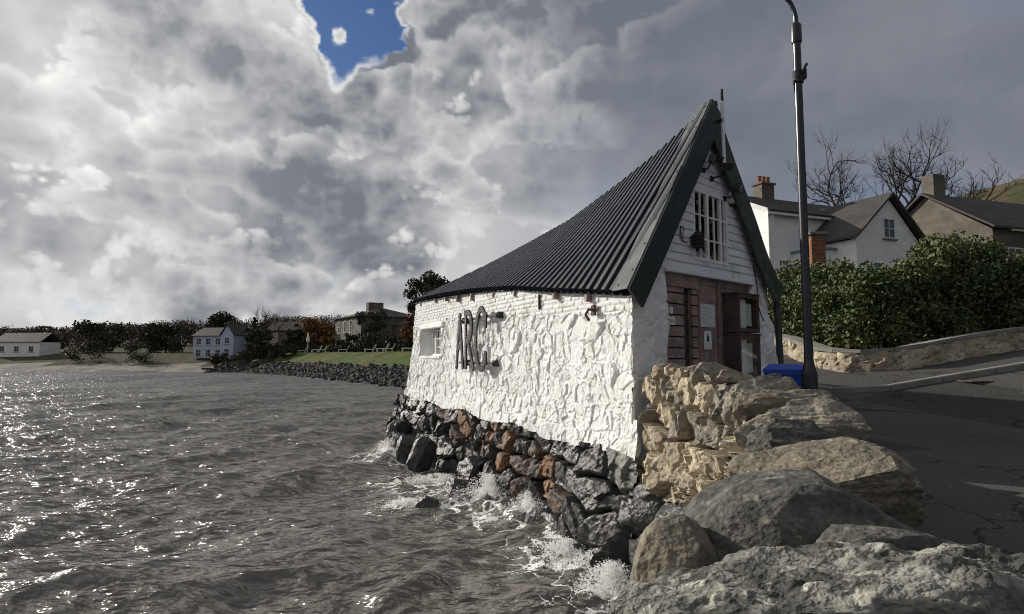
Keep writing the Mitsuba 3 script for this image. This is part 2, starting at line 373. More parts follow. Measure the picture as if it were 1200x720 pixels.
def panel(surface, u0, u1, v0, v1, res, seeds, rng, H=(0.02, 0.06), r=0.05, gap=0.0, tilt=0.12, nz=0.012, nf=9.0, nz2=0.0, nf2=30.0, ay=1.0, warp=0.25, mask=None, bricks=None, seed=0, roundness=0.5, step=None, nsub=3, grainy=(1, 1), joint=0.0):
    """One rough wall face on a grid, cut into its stones: {stone number: mesh}. surface(u, v) -> points; heights follow each stone."""
    nu, nv = int((u1 - u0) / res) + 1, int((v1 - v0) / res) + 1
    U, Vv = np.meshgrid(np.linspace(u0, u1, nu), np.linspace(v0, v1, nv), indexing='ij')
    P = surface(U, Vv)
    du, dv = np.gradient(P, axis=0), np.gradient(P, axis=1)
    Nn = np.cross(du, dv)
    Nn /= np.linalg.norm(Nn, axis=-1, keepdims=True) + 1e-12
    q3 = np.stack([U, Vv, U * 0 + seed], -1)
    sc = np.median(np.abs(np.diff(seeds[:, 0])))
    Uw = U + warp * sc * (meshkit.fbm(q3 * 1.6 / sc, 3, seed) - 0.5)
    Vw = Vv + warp * sc * (meshkit.fbm(q3 * 1.6 / sc + 9, 3, seed + 1) - 0.5)
    S = seeds * [1, ay]
    d, i = cKDTree(S).query(np.stack([Uw, Vw * ay], -1).reshape(-1, 2), k=2)
    i1, i2 = i[:, 0].reshape(U.shape), i[:, 1].reshape(U.shape)
    e = ((d[:, 1] ** 2 - d[:, 0] ** 2) / (2 * np.linalg.norm(S[i[:, 1]] - S[i[:, 0]], axis=1) + 1e-9)).reshape(U.shape)
    base, tu, tv = rng.uniform(*H, len(S)), rng.normal(0, tilt, len(S)), rng.normal(0, tilt, len(S))
    # a second split inside each stone gives it broken facets
    sub = np.vstack([seeds + rng.normal(0, 0.28, seeds.shape) * sc * 0.8 for _ in range(nsub)])
    j = cKDTree(sub).query(np.stack([Uw, Vw], -1).reshape(-1, 2))[1].reshape(U.shape)
    fu, fv, fo = rng.normal(0, tilt, len(sub)), rng.normal(0, tilt, len(sub)), rng.normal(0, step or 0.12 * (H[1] - H[0]) + 0.004, len(sub))
    if bricks is not None:
        bm, bh, bl = bricks(U, Vv), 0.075, 0.23
        row = np.floor(Vv / bh)
        ub = U / bl + 0.5 * (row % 2) + 0.15 * np.sin(row * 7.1)
        eb = np.minimum((np.minimum(Vv / bh - row, 1 - Vv / bh + row)) * bh, (np.minimum(ub - np.floor(ub), 1 - ub + np.floor(ub))) * bl)
    t = np.clip((e - joint) / r, 0, 1)
    prof = (t * (2 - t)) ** roundness
    tl = (U - seeds[i1, 0]) * tu[i1] + (Vv - seeds[i1, 1]) * tv[i1] + (U - sub[j, 0]) * fu[j] + (Vv - sub[j, 1]) * fv[j] + fo[j]
    h = -gap + (base[i1] + gap + tl) * prof + nz * 2 * (meshkit.fbm(q3 * [nf * grainy[0], nf * grainy[1], nf], 3, seed + 2) - 0.5)
    if nz2:
        h = h + nz2 * 2 * (meshkit.fbm(q3 * [nf2 * grainy[0], nf2 * grainy[1], nf2] + 3, 2, seed + 4) - 0.5)
    if bricks is not None:
        hb = 0.014 * nsmooth(0.003, 0.014, eb) + 0.010 * (cellnoise(row, np.floor(ub)) - 0.5) + 0.008 * (meshkit.fbm(q3 * 12, 3, 3) - 0.5) + 0.012
        h = np.where(bm, hb, h)
    P = P + Nn * h[..., None]
    idx = np.arange(nu * nv).reshape(nu, nv)
    ok = np.ones((nu - 1, nv - 1), bool)
    Uc, Vc = (U[:-1, :-1] + U[1:, 1:]) / 2, (Vv[:-1, :-1] + Vv[1:, 1:]) / 2
    if mask is not None:
        ok &= mask(Uc, Vc)
    fid = i1[:-1, :-1].copy()
    if bricks is not None:
        fid = np.where(bm[:-1, :-1], -1, fid)
    a, b, c_, d_ = idx[:-1, :-1][ok], idx[1:, :-1][ok], idx[1:, 1:][ok], idx[:-1, 1:][ok]
    fid = fid[ok]
    F = np.stack([np.stack([a, b, c_], -1), np.stack([a, c_, d_], -1)], 1)
    pts = P.reshape(-1, 3)
    nx, ny = du, dv
    out = {}
    order = np.argsort(fid, kind='stable')
    fs, F = fid[order], F[order]
    cuts = np.flatnonzero(np.diff(fs)) + 1
    for grp, ff in zip(np.split(fs, cuts), np.split(F, cuts)):
        if len(grp) == 0:
            continue
        ff = ff.reshape(-1, 3)
        u, inv = np.unique(ff, return_inverse=True)
        out[int(grp[0])] = trimesh.Trimesh(pts[u], inv.reshape(-1, 3), process=False)
    return out


def cellnoise(a, b):
    h = (a.astype(np.int64) * 374761393 + b.astype(np.int64) * 668265263) & 0xFFFFFFFF
    h = ((h ^ (h >> 13)) * 1274126177) & 0xFFFFFFFF
    return ((h ^ (h >> 16)) & 0xFFFF) / 65535.0


# ------------------------------------------------------------------ ground, far shore and hills
COAST = np.vstack([WALL + [0.30, 0.0], [[1.9, 7.9]], [N + A * 6 + NI * 0.5], [N + A * 12 + NI * 0.6],
                   [[-2.3, 20.5], [0.5, 24], [-1, 32], [-5, 41], [-8.1, 49.3], [-15, 60.8], [-27.3, 79.2], [-40.9, 95.8], [-47.5, 96.5], [-60, 99], [-80, 104], [-110, 110], [-160, 118], [-420, 140]]])
LAND = Polygon(np.vstack([COAST, [[-420, 640], [420, 640], [420, -60], [-6, -60]]]))


def coast_distance(x, y):
    """metres inland (negative at sea)."""
    p = np.stack([x, y], -1)
    best = np.full(x.shape, 1e9)
    for p0, p1 in zip(COAST[:-1], COAST[1:]):
        dvec = p1 - p0
        k = np.clip(((p - p0) @ dvec) / (dvec @ dvec), 0, 1)
        best = np.minimum(best, np.linalg.norm(p - p0 - k[..., None] * dvec, axis=-1))
    return np.where(shapely.contains_xy(LAND, x, y), best, -best)


def ground_z(x, y, full=False):
    x, y = np.asarray(x, float), np.asarray(y, float)
    D = coast_distance(x, y)
    n3 = np.stack([x, y, 0 * x], -1)
    far = nsmooth(23, 36, y) * nsmooth(30, 8, x)
    near = ground_near(x, y)
    lawn = 3.1 + 0.2 * (meshkit.fbm(n3 / 9.0, 2, 3) - 0.5) + 0.028 * np.clip(D - 22, 0, 60)
    beachy = nsmooth(-40, -46, x)
    bank = np.where(D < 3.0, 1.15 * D / 3.0, 1.15 + (D - 3.0) * 0.42) * (1 - beachy) + beachy * np.where(D < 7, 0.11 * D, 0.77 + (D - 7) * 0.2)
    z_far = np.minimum(lawn, bank)
    z_near = np.minimum(near, -1.2 + np.maximum(D, -1) * 12)
    z = z_near * (1 - far) + z_far * far
    hills = 11 * np.exp(-((y - 330) / 110) ** 2) * (0.55 + 0.75 * np.exp(-((x + 100) / 75) ** 2) + 0.35 * np.exp(-((x + 330) / 90) ** 2) + 1.2 * nsmooth(-40, 160, x)) * (0.8 + 0.4 * meshkit.fbm(n3 / 45.0, 3, 8))
    right = 16 * nsmooth(16, 75, x) * nsmooth(20, 70, y)
    z = np.where(D > 3, z + hills * nsmooth(110, 260, y) + right, z)
    z = np.where(D < -0.5, np.minimum(z, -1.2), z)
    return (z, D) if full else z


def stretch(lo, hi, a, b, step, grow=1.06, most=12.0):
    """grid lines that are step apart between a and b and spread out beyond."""
    mid = list(np.arange(a, b, step))
    left, right, s = [], [], step
    x = a
    while x > lo:
        s = min(s * grow, most)
        x -= s
        left.append(x)
    x, s = mid[-1], step
    while x < hi:
        s = min(s * grow, most)
        x += s
        right.append(x)
    return np.array(left[::-1] + mid + right)


def grid_mesh(xs, ys, zf, keep=None):
    X, Y = np.meshgrid(xs, ys, indexing='ij')
    Z = zf(X, Y)
    idx = np.arange(X.size).reshape(X.shape)
    a, b, c, d = idx[:-1, :-1], idx[1:, :-1], idx[1:, 1:], idx[:-1, 1:]
    ok = np.ones(a.shape, bool) if keep is None else keep(X, Y, Z)
    f = np.concatenate([np.stack([a, b, c], -1)[ok], np.stack([a, c, d], -1)[ok]])
    return trimesh.Trimesh(np.stack([X, Y, Z], -1).reshape(-1, 3), f, process=False)


gx = np.unique(np.concatenate([stretch(-420, 420, -8, 12, 0.3, 1.05, 7.0)]))
gy = stretch(-60, 640, -3, 24, 0.3, 1.04, 7.0)
GX, GY = np.meshgrid(gx, gy, indexing='ij')
GZ, GD = ground_z(GX, GY, True)


def split_ground():
    idx = np.arange(GX.size).reshape(GX.shape)
    a, b, c, d = idx[:-1, :-1], idx[1:, :-1], idx[1:, 1:], idx[:-1, 1:]
    xc, yc, zc, dc = GX[:-1, :-1], GY[:-1, :-1], GZ[:-1, :-1], GD[:-1, :-1]
    under = (zc < -1.0) & (GZ[1:, 1:] < -1.0) & (GZ[1:, :-1] < -1.0) & (GZ[:-1, 1:] < -1.0)
    kind = np.full(a.shape, 'ground', object)
    kind[(yc > 30) & (dc > 3.0) & (dc < 26) & (xc < 0) & (xc > -44)] = 'lawn'
    kind[(yc > 30) & (dc <= 6.5) & (xc < -43)] = 'beach'
    kind[(yc < 23) | ((xc > 8) & (yc < 24))] = 'road'
    for name, mat in (('ground', 'earth'), ('lawn', 'grass'), ('beach', 'beach_sand'), ('road', 'asphalt')):
        ok = (kind == name) & ~under
        f = np.concatenate([np.stack([a, b, c], -1)[ok], np.stack([a, c, d], -1)[ok]])
        u, inv = np.unique(f, return_inverse=True)
        v = np.stack([GX, GY, GZ], -1).reshape(-1, 3)[u]
        structure(name, trimesh.Trimesh(v, inv.reshape(-1, 3), process=False), mat)


split_ground()

# ------------------------------------------------------------------ the sea
# where swell breaks on the footing: (x, y, radius, height)
SPLASH = [(-0.35, 10.9, 0.75, 0.26), (0.35, 9.85, 0.6, 0.20), (0.95, 8.7, 0.5, 0.12), (1.15, 7.6, 0.5, 0.12), (1.05, 6.7, 0.42, 0.16), (-3.0, 15.6, 0.55, 0.30), (-1.6, 12.6, 0.7, 0.06), (-1.75, 10.5, 0.45, 0.05), (0.7, 7.9, 0.5, 0.10)]
_r = np.random.default_rng(4)
WAVES = []
for lam, amp, n in ((5.5, 0.060, 4), (2.8, 0.042, 7), (1.5, 0.026, 10), (0.8, 0.013, 14), (0.42, 0.0065, 18), (0.24, 0.003, 18)):
    for _ in range(n):
        l = lam * _r.uniform(0.75, 1.35)
        th = math.radians(-62 + _r.normal() * 34)            # travelling in from the open water on the left
        WAVES.append((2 * np.pi / l * math.cos(th), 2 * np.pi / l * math.sin(th), amp * _r.uniform(0.5, 1.2) * 1.5 / math.sqrt(n), _r.uniform(0, 6.28), 2 * np.pi / l))


def sea_mesh():
    xs = stretch(-420, 6.0, -8.0, 2.6, 0.040, 1.020, 3.0)
    xs = xs[xs < 6]
    ys = stretch(-4, 180, 2.6, 13.0, 0.045, 1.016, 2.2)
    X, Y = np.meshgrid(xs, ys, indexing='ij')
    sx = np.gradient(xs)[:, None] + 0 * X
    sy = np.gradient(ys)[None, :] + 0 * X
    step = np.maximum(sx, sy)
    H, DX, DY = 0 * X, 0 * X, 0 * X
    p2 = np.stack([X, Y, 0 * X], -1)
    gust = 0.55 + 0.9 * meshkit.fbm(p2 / 3.5, 3, 9)
    for kx, ky, am, ph, k in WAVES:
        fade = np.clip(2 * np.pi / k / (3.0 * step) - 0.6, 0, 1)   # no wave shorter than the grid can carry
        w = kx * X + ky * Y + ph
        c = np.cos(w) * am * fade * gust
        s_ = np.sin(w) * am * fade * gust
        H += c
        DX -= s_ * kx / k
        DY -= s_ * ky / k
    H += 0.035 * (np.abs(2 * meshkit.fbm(p2 * [1.1, 1.6, 1], 4, 19) - 1) * -1 + 0.3) * np.clip(1.4 - step * 4, 0, 1)
    for x, y, r, h in SPLASH:
        g = np.exp(-((X - x) ** 2 + (Y - y) ** 2) / r ** 2)
        H += h * g * (0.15 + 1.7 * np.maximum(meshkit.fbm(p2 * 5.0, 4, 12) - 0.28, 0))
    v = np.stack([X + 0.7 * DX, Y + 0.7 * DY, H], -1).reshape(-1, 3)
    idx = np.arange(X.size).reshape(X.shape)
    a, b, c, d = idx[:-1, :-1], idx[1:, :-1], idx[1:, 1:], idx[:-1, 1:]
    ok = coast_distance(X[:-1, :-1], Y[:-1, :-1]) < 3.5
    f = np.concatenate([np.stack([a, b, c], -1)[ok], np.stack([a, c, d], -1)[ok]])
    u, inv = np.unique(f, return_inverse=True)
    return trimesh.Trimesh(v[u], inv.reshape(-1, 3), process=False)


def foam_fn(p, n, uv):
    """how much of the surface is foam: lacy streaks where the swell breaks, and a few whitecaps."""
    near = mi.Float(0)
    for x, y, r, h in SPLASH:
        near = dr.maximum(near, dr.exp(-(dr.square(p.x - x) + dr.square(p.y - y)) / (1.7 * r) ** 2) * min(1.0, 0.62 + h))
    wx, wy = p.x + 0.5 * fbm(p.x * 2.2, p.y * 2.2, 3.0, 3), p.y + 0.5 * fbm(p.x * 2.2, p.y * 2.2, 8.0, 3)
    lace = 1 - dr.abs(2 * fbm(wx * 3.2, wy * 3.2, 1.0, 4) - 1) - 0.16 * dr.abs(2 * fbm(p.x * 22, p.y * 22, 3.0, 3) - 1)
    blot = fbm(p.x * 7, p.y * 7, 4.0, 4)
    f = smoothstep(0.90 - 0.22 * near, 0.96 - 0.22 * near, lace * (0.86 + 0.14 * blot)) * smoothstep(0.05, 0.35, near)
    f2 = smoothstep(1.00, 1.10, near * 1.05 + blot * 0.75 - 0.1 - 0.22 * dr.abs(2 * fbm(p.x * 26, p.y * 26, 7.0, 3) - 1))
    caps = smoothstep(0.19, 0.25, p.z - 0.05 * fbm(p.x * 3, p.y * 3, 2.0, 3)) * smoothstep(0.52, 0.62, fbm(p.x * 9, p.y * 9, 6.0, 3)) * smoothstep(0.55, 0.66, fbm(p.x * 0.7, p.y * 0.7, 5.0, 2))
    return dr.clip(dr.maximum(dr.maximum(f, f2), 0.8 * caps), 0, 1)


def water_bump(p, n, uv):
    a = fbm(p.x * 4.5 + 0.6 * p.y, p.y * 7.0, 1.0, 4)
    b = 1 - dr.abs(2 * fbm(p.x * 2.0, p.y * 3.0, 5.0, 4) - 1)
    c = fbm(p.x * 1.3 + 0.4 * p.y, p.y * 2.1, 9.0, 3)
    return a * 0.09 + b * 0.07 + c * 0.30


scene['water_body'] = {'type': 'bumpmap', 'arbitrary': proc(water_bump, eps=4e-3), 'scale': 1.0,
                       'bsdf': {'type': 'principled', 'base_color': {'type': 'rgb', 'value': [0.150, 0.138, 0.120]}, 'roughness': 0.14, 'specular': 0.45, 'spec_tint': 0.0}}
bsdf('foam', mottle((0.82, 0.82, 0.80), (0.74, 0.74, 0.72), None, f=8, f2=40, grain=0.1), 0.8, 0.2, two=False)
scene['spray_foam'] = {'type': 'principledthin', 'base_color': {'type': 'rgb', 'value': [0.93, 0.93, 0.92]}, 'roughness': 0.7, 'diff_trans': 1.0}
scene['sea_surface'] = {'type': 'twosided', 'bsdf': {'type': 'blendbsdf', 'weight': proc(foam_fn), 'a': {'type': 'ref', 'id': 'water_body'}, 'b': {'type': 'ref', 'id': 'foam'}}}
structure('sea', sea_mesh(), 'sea_surface', smooth=True)


def droplets():
    """drops and clots of foam in sheets that fan up off the stones."""
    rng = np.random.default_rng(8)
    ov = np.array([[1, 0, 0], [-1, 0, 0], [0, 1, 0], [0, -1, 0], [0, 0, 1], [0, 0, -1.0]])
    of = np.array([[0, 2, 4], [2, 1, 4], [1, 3, 4], [3, 0, 4], [2, 0, 5], [1, 2, 5], [3, 1, 5], [0, 3, 5]])
    C, R = [], []
    for x, y, r, h in SPLASH:
        n = int(30000 * r * (0.12 + h * 3))
        a, q = rng.uniform(0, 6.28, n), np.abs(rng.normal(size=n)) * 0.62 * r
        up = h * 2.0 * rng.random(n) ** 1.6 * np.exp(-(q / r) ** 2 * 1.5)
        C.append(np.stack([x + q * np.cos(a) + rng.normal(size=n) * 0.04, y + q * np.sin(a) + rng.normal(size=n) * 0.04, up + 0.03], -1))
        R.append(np.minimum(0.014, 0.0022 + np.abs(rng.normal(size=n)) * 0.0033))
    C, R = np.vstack(C), np.concatenate(R)
    k = meshkit.fbm(C * [4.5, 4.5, 3.0], 4, 2) + 0.25 * np.abs(2 * meshkit.fbm(C * [9, 9, 5.0], 3, 6) - 1)
    keep = k > 0.545 + 0.30 * (C[:, 2] - 0.2)
    C, R = C[keep], R[keep]
    sc = rng.uniform(0.7, 1.6, (len(C), 1, 3))
    v = (C[:, None] + ov[None] * R[:, None, None] * sc).reshape(-1, 3)
    f = (of[None] + (np.arange(len(C)) * 6)[:, None, None]).reshape(-1, 3)
    return trimesh.Trimesh(v, f, process=False)


solo('sea_spray', droplets(), 'spray_foam', 'white spray and foam thrown up where the swell breaks on the footing', 'spray', smooth=True, kind='stuff')

# ------------------------------------------------------------------ the boathouse: walls
boathouse = thing('boathouse', 'white painted stone boathouse with a steep dark swept roof above the sea wall', 'boathouse')
EAVE_S = V(-0.4, 0, 0.83, 1.82, 3.43, 5.67, 8.18, 10.76, 13)
EAVE_Z = V(3.21, 3.23, 3.33, 3.44, 3.64, 3.81, 3.94, 4.00, 4.02)


def eave_z(s):
    return np.interp(s, EAVE_S, EAVE_Z)


def s_end(z):
    return np.interp(z, [1.2, 1.94, 3.07, 4.0], [12.35, 11.8, 11.2, 10.85])


WIN = (8.35, 10.35, 2.52, 3.36)


def white_wall():
    rng = np.random.default_rng(21)
    seeds = rubble_seeds(-0.1, 12.6, 1.2, 4.1, 0.48, 0.29, rng)
    # big quoins at the near corner
    seeds = seeds[~((seeds[:, 0] < 0.55))]
    q, z = [], 1.15
    while z < 3.1:
        hq = rng.uniform(0.3, 0.48)
        q.append([rng.uniform(0.16, 0.26), z + hq / 2])
        z += hq
    seeds = np.vstack([seeds, q])
    bottom = lambda s: 1.25 + 0.05 * np.sin(s * 2.2) + 0.06 * nsmooth(2, 5, s)

    def surf(s, z):
        o = 0.06 * nsmooth(1.9, 1.2, z) + 0.03 * np.sin(s * 1.1)
        return SW(-s, z, o)       # u runs towards the camera's right so that normals face the sea
    sd = seeds * [-1, 1]

    def mask(u, z):
        s = -u
        w = (s > WIN[0]) & (s < WIN[1] + 0.25 * nsmooth(2.5, 3.4, z) * 0) & (z > WIN[2]) & (z < WIN[3])
        return (s > -0.04 - 0.06 * (z < 1.75)) & (s < s_end(z)) & (z < eave_z(s) + 0.02) & (z > bottom(s)) & ~w

    def bricks(u, z):
        s = -u
        return (z > 3.03 + 0.045 * np.minimum(s, 8) + 0.03 * np.sin(s * 9)) | ((s > 7.9) & (s < 10.9) & (z > 3.3))
    st = panel(surf, -12.6, 0.12, 1.15, 4.1, 0.0165, sd, rng, H=(0.0, 0.024), r=0.032, gap=0.012, tilt=0.050, nz=0.006, nf=8.0, nz2=0.0085, nf2=26.0, ay=1.5, warp=0.3, step=0.009, nsub=9, mask=mask, bricks=bricks, seed=3)
    for k, m in st.items():
        if k == -1:
            part(boathouse, 'brickwork', m, 'white_masonry', smooth=40, kind='stuff', label='painted brick courses under the eave')
        else:
            part(boathouse, 'wall_stone', m, 'white_masonry', smooth=18)


white_wall()

part(boathouse, 'wall_core', hull([SW(s_, z_, o_) for s_, z_, o_ in ((0.02, 1.24, -0.03), (0.14, 1.24, -0.3), (0.02, 3.2, -0.03), (0.14, 3.2, -0.3), (7.6, 1.24, -0.03), (7.6, 1.24, -0.3), (7.6, 3.2, -0.03), (7.6, 3.2, -0.3))]), 'white_masonry')

# window in the seaward wall
wd = 0.30
part(boathouse, 'window_reveal', cat_([sbox_(WIN[0] - 0.03, WIN[0], WIN[2], WIN[3], -wd, 0.02), hull([*SW(WIN[1] - 0.25, V(WIN[2], WIN[3]), -wd), *SW(WIN[1], V(WIN[2], WIN[3]), 0.03), *SW(WIN[1] + 0.06, V(WIN[2], WIN[3]), 0.0), *SW(WIN[1] - 0.2, V(WIN[2], WIN[3]), -wd)]),
                                       sbox_(WIN[0], WIN[1], WIN[2] - 0.08, WIN[2], -wd, 0.05, 0.02)]), 'white_masonry')
part(boathouse, 'lintel', sbox_(WIN[0] - 0.25, WIN[1] - 0.05, 3.23, 3.36, -0.1, 0.07, 0.012), 'white_paint', label='white timber lintel over the sea window')
sw_win = part(boathouse, 'window', cat_([sbox_(s_, s_ + 0.05, WIN[2], 3.24, -wd, -wd + 0.07) for s_ in (WIN[0], 9.0, 9.68, WIN[1] - 0.31)] + [sbox_(WIN[0], WIN[1] - 0.26, z_, z_ + 0.05, -wd, -wd + 0.066) for z_ in (WIN[2], 3.19)]
                                        + [sbox_(s_, s_ + 0.02, WIN[2], 3.24, -wd + 0.01, -wd + 0.045) for s_ in (8.6, 8.8, 9.22, 9.45, 9.86)] + [sbox_(WIN[0], WIN[1] - 0.26, z_, z_ + 0.02, -wd + 0.01, -wd + 0.042) for z_ in (2.74, 2.96)]), 'white_paint', label='many paned white window in the sea wall')
part(sw_win, 'pane', sbox_(WIN[0], WIN[1] - 0.26, WIN[2], 3.24, -wd + 0.002, -wd + 0.008), 'dark_glass')
part(sw_win, 'blind', sbox_(WIN[0], WIN[1] - 0.3, 2.55, 3.22, -wd - 0.06, -wd - 0.05), 'curtain')

part(boathouse, 'painted_stub', sbox_(12.0, 12.22, 0.72, 1.26, -0.06, 0.12, 0.02), 'white_masonry')

# gable piers of painted stone
D0, D1, DH = 0.76, 3.12, 3.64


def gable_piers():
    rng = np.random.default_rng(5)

    def t_end(z):
        return np.interp(z, [1.2, 2.4, 3.0, 3.63, 3.9], [4.15, 4.02, 3.80, 3.45, 3.38]) + 0.05 * np.sin(z * 9) * (z < 3.3)
    seeds = rubble_seeds(-0.1, 4.3, 0.8, 3.9, 0.36, 0.30, rng)

    def mask(t, z):
        left_top = 3.24 + 1.42 * (t + 0.15) - 0.15
        return (z > 1.22 - 0.3 * (t > 0.2)) & (((t < D0) & (t > -0.03) & (z < left_top)) | ((t > D1) & (t < t_end(z)) & (z < 3.95)))
    st = panel(lambda t, z: GP(t, z, 0.0), -0.04, 4.3, 0.8, 3.95, 0.025, seeds, rng, H=(0.0, 0.022), r=0.04, gap=0.012, tilt=0.07, nz=0.012, nf=6, nz2=0.006, nf2=18, warp=0.4, mask=mask, seed=9)
    for k, m in st.items():
        part(boathouse, 'gable_stone', m, 'white_masonry', smooth=35)
    # the piers' depth, the doorway's cheeks, and the landward and rear walls
    for c_ in (hull([V(*q_, z_) for z_ in (0.9, 3.3) for q_ in (GP(0.03, 0, -0.012)[:2], GP(D0, 0, -0.012)[:2], GP(D0, 0, -0.4)[:2], N + A * 0.5 + NI * 0.03)]), gbox(D1, 3.5, 0.9, 3.8, -0.4, -0.012), gbox(3.5, 4.0, 0.9, 2.6, -0.4, -0.02)):
        part(boathouse, 'pier_core', c_, 'white_masonry')
    e0, e1 = GP(3.55, 0, -0.05)[:2], GP(3.55, 0, -0.05)[:2] + A * 10.5
    f1 = N + A * 11.0 + NI * 0.1
    walls = []
    for p, q, zt in ((e0, e1, 3.8), (f1, e1, 3.9)):
        dd = (q - p) / np.linalg.norm(q - p)
        nn = V(-dd[1], dd[0])
        walls.append(obox(V(*(p + q) / 2, (0.5 + zt) / 2), V(*dd, 0) * np.linalg.norm(q - p) / 2, V(*nn, 0) * 0.15, V(0, 0, (zt - 0.5) / 2)))
    part(boathouse, 'rear_wall', cat_(walls), 'white_masonry')


gable_piers()

# quoin edge that turns the near corner of the seaward wall
# ------------------------------------------------------------------ the boathouse: roof
IN_R = 1.81
S0 = 0.673
RIDGE_S = V(-1, 0.66, 1.01, 1.76, 2.95, 4.91, 7.09, 9.07, 10.2)
RIDGE_Z = V(6.15, 6.15, 5.99, 5.80, 5.58, 5.29, 5.16, 5.06, 5.02)
TIP_S, TIP_IN = 10.95, -0.06


def ridge_line(s):
    """where the rib that starts at s on the eave ends: (s, in, z); past the ridge's end the roof falls as a hip to the far eave."""
    if s <= 9.6:
        return s, IN_R, float(np.interp(s, RIDGE_S, RIDGE_Z))
    k = min((s - 9.6) / (TIP_S - 9.6), 1)
    return s, IN_R * (1 - k) - 0.08 * k, float(np.interp(9.6, RIDGE_S, RIDGE_Z) * (1 - k) + (eave_z(TIP_S) + 0.02) * k)


def roof_point(s, i, z, lift=0.0):
    p = N + A * s + NI * i
    return V(p[0], p[1], z + lift)


RIB = 0.20
PROFILE = [(0.0, 0.0), (0.46, 0.0), (0.48, 0.095), (0.90, 0.095), (1.0, 0.0)]
OVER = 0.14            # how far the roof stands out before the gable


def gable_s(i):
    """s of the rake's outer edge at the distance i in from the seaward wall."""
    t = i / 0.9373
    return 0.3486 * t - OVER / 0.9373


def roof_strip(s_list, side=1):
    """points of the roof's ribs from eave to ridge: rows (rib corner) x columns."""
    rows = []
    for s, h in s_list:
        e_i = -0.10
        e = (s, e_i, float(eave_z(s)) + 0.02)
        r = ridge_line(s)
        i_hi = r[1]
        lim = (s + OVER / 0.9373) / 0.3486 * 0.9373      # the rake cuts the first ribs short
        k_hi = min(1.0, max(0.02, (min(i_hi, lim) - e_i) / (i_hi - e_i + 1e-9))) if i_hi > e_i else 0.02
        n = np.cross(V(*A, 0), V(*(NI * (r[1] - e_i)), r[2] - e[2]))
        n = n / (np.linalg.norm(n) + 1e-9)
        if n[2] < 0:
            n = -n
        row = []
        for k in np.linspace(0, k_hi, 15):
            sag = -0.10 * math.sin(math.pi * k) * nsmooth(0.3, 3.0, s) * nsmooth(11, 8, s)
            row.append(roof_point(s, e_i + (r[1] - e_i) * k, e[2] + (r[2] - e[2]) * k + sag) + n * h)
        rows.append(row)
    return np.array(rows)


def strip_mesh(R):
    n, m = R.shape[:2]
    idx = np.arange(n * m).reshape(n, m)
    a, b, c, d = idx[:-1, :-1].ravel(), idx[1:, :-1].ravel(), idx[1:, 1:].ravel(), idx[:-1, 1:].ravel()
    return trimesh.Trimesh(R.reshape(-1, 3), np.concatenate([np.stack([a, b, c], -1), np.stack([a, c, d], -1)]), process=False)


roof = part(boathouse, 'roof', strip_mesh(roof_strip([(s, -0.03) for s in np.linspace(-0.05, TIP_S, 60)])), 'dark_paint', label='dark ribbed metal roof sweeping up to a peak')
s = -0.14
while s < TIP_S - 0.1:
    pts = []
    for r in range(6):
        for u, h in PROFILE:
            if s + (r + u) * RIB < TIP_S:
                pts.append((s + (r + u) * RIB, h))
    part(roof, 'sheet', strip_mesh(roof_strip(pts)), 'roof_paint')
    s += 6 * RIB

# landward slope, seen only at its edge; it flares out at the foot
RK_T, RK_Z = V(1.93, 1.99, 2.47, 3.09, 3.44, 3.81, 3.98), V(6.15, 6.05, 5.40, 4.62, 4.12, 3.74, 3.66)


def land_slope():
    rows = []
    for s in np.concatenate([[0], np.linspace(0.4, 10.2, 30)]):
        sh = (s / 10.2)
        zr = float(np.interp(s + S0, RIDGE_S, RIDGE_Z))
        row = []
        for t, z in zip(RK_T, RK_Z):
            k = (z - 3.66) / (6.15 - 3.66)
            zz = 3.75 + (zr - 3.75) * k if s > 0 else z
            p = GP(t, 0, OVER)[:2] + A * s
            row.append(V(p[0], p[1], zz))
        rows.append(row)
    R = np.array(rows)
    th = R + V(0, 0, -0.05)
    return cat_([strip_mesh(R), strip_mesh(th)])


part(roof, 'landward_slope', land_slope(), 'roof_paint')


_R, _L = roof_point(9.6, IN_R, float(np.interp(9.6, RIDGE_S, RIDGE_Z))), V(*(GP(3.98, 0, OVER)[:2] + A * 10.2), 3.75)
_Rl, _Tp = V(*(GP(1.93, 0, OVER)[:2] + A * 10.2), 5.03), roof_point(TIP_S, -0.08, float(eave_z(TIP_S)) + 0.02)
part(roof, 'rear_hip', trimesh.Trimesh([_R, _Rl, _Tp, _L], [[0, 2, 1], [1, 2, 3]], process=False), 'roof_paint')


def rake_board(poly, width, o0, o1, name, mat, lab=None):
    """a board that follows the rake line (t, z), hanging down by width, between two distances before the gable."""
    poly = np.asarray(poly, float)
    d = np.gradient(poly, axis=0)
    d /= np.linalg.norm(d, axis=1, keepdims=True)
    dn = np.stack([d[:, 1], -d[:, 0]], -1)
    dn = np.where(dn[:, 1:] > 0, -dn, dn)
    lo = poly + dn * width
    quads = []
    for i in range(len(poly) - 1):
        c = [poly[i], poly[i + 1], lo[i], lo[i + 1]]
        quads.append(hull([GP(p[0], p[1], o) for p in c for o in (o0, o1)]))
    return part(roof, name, cat_(quads), mat, label=lab)


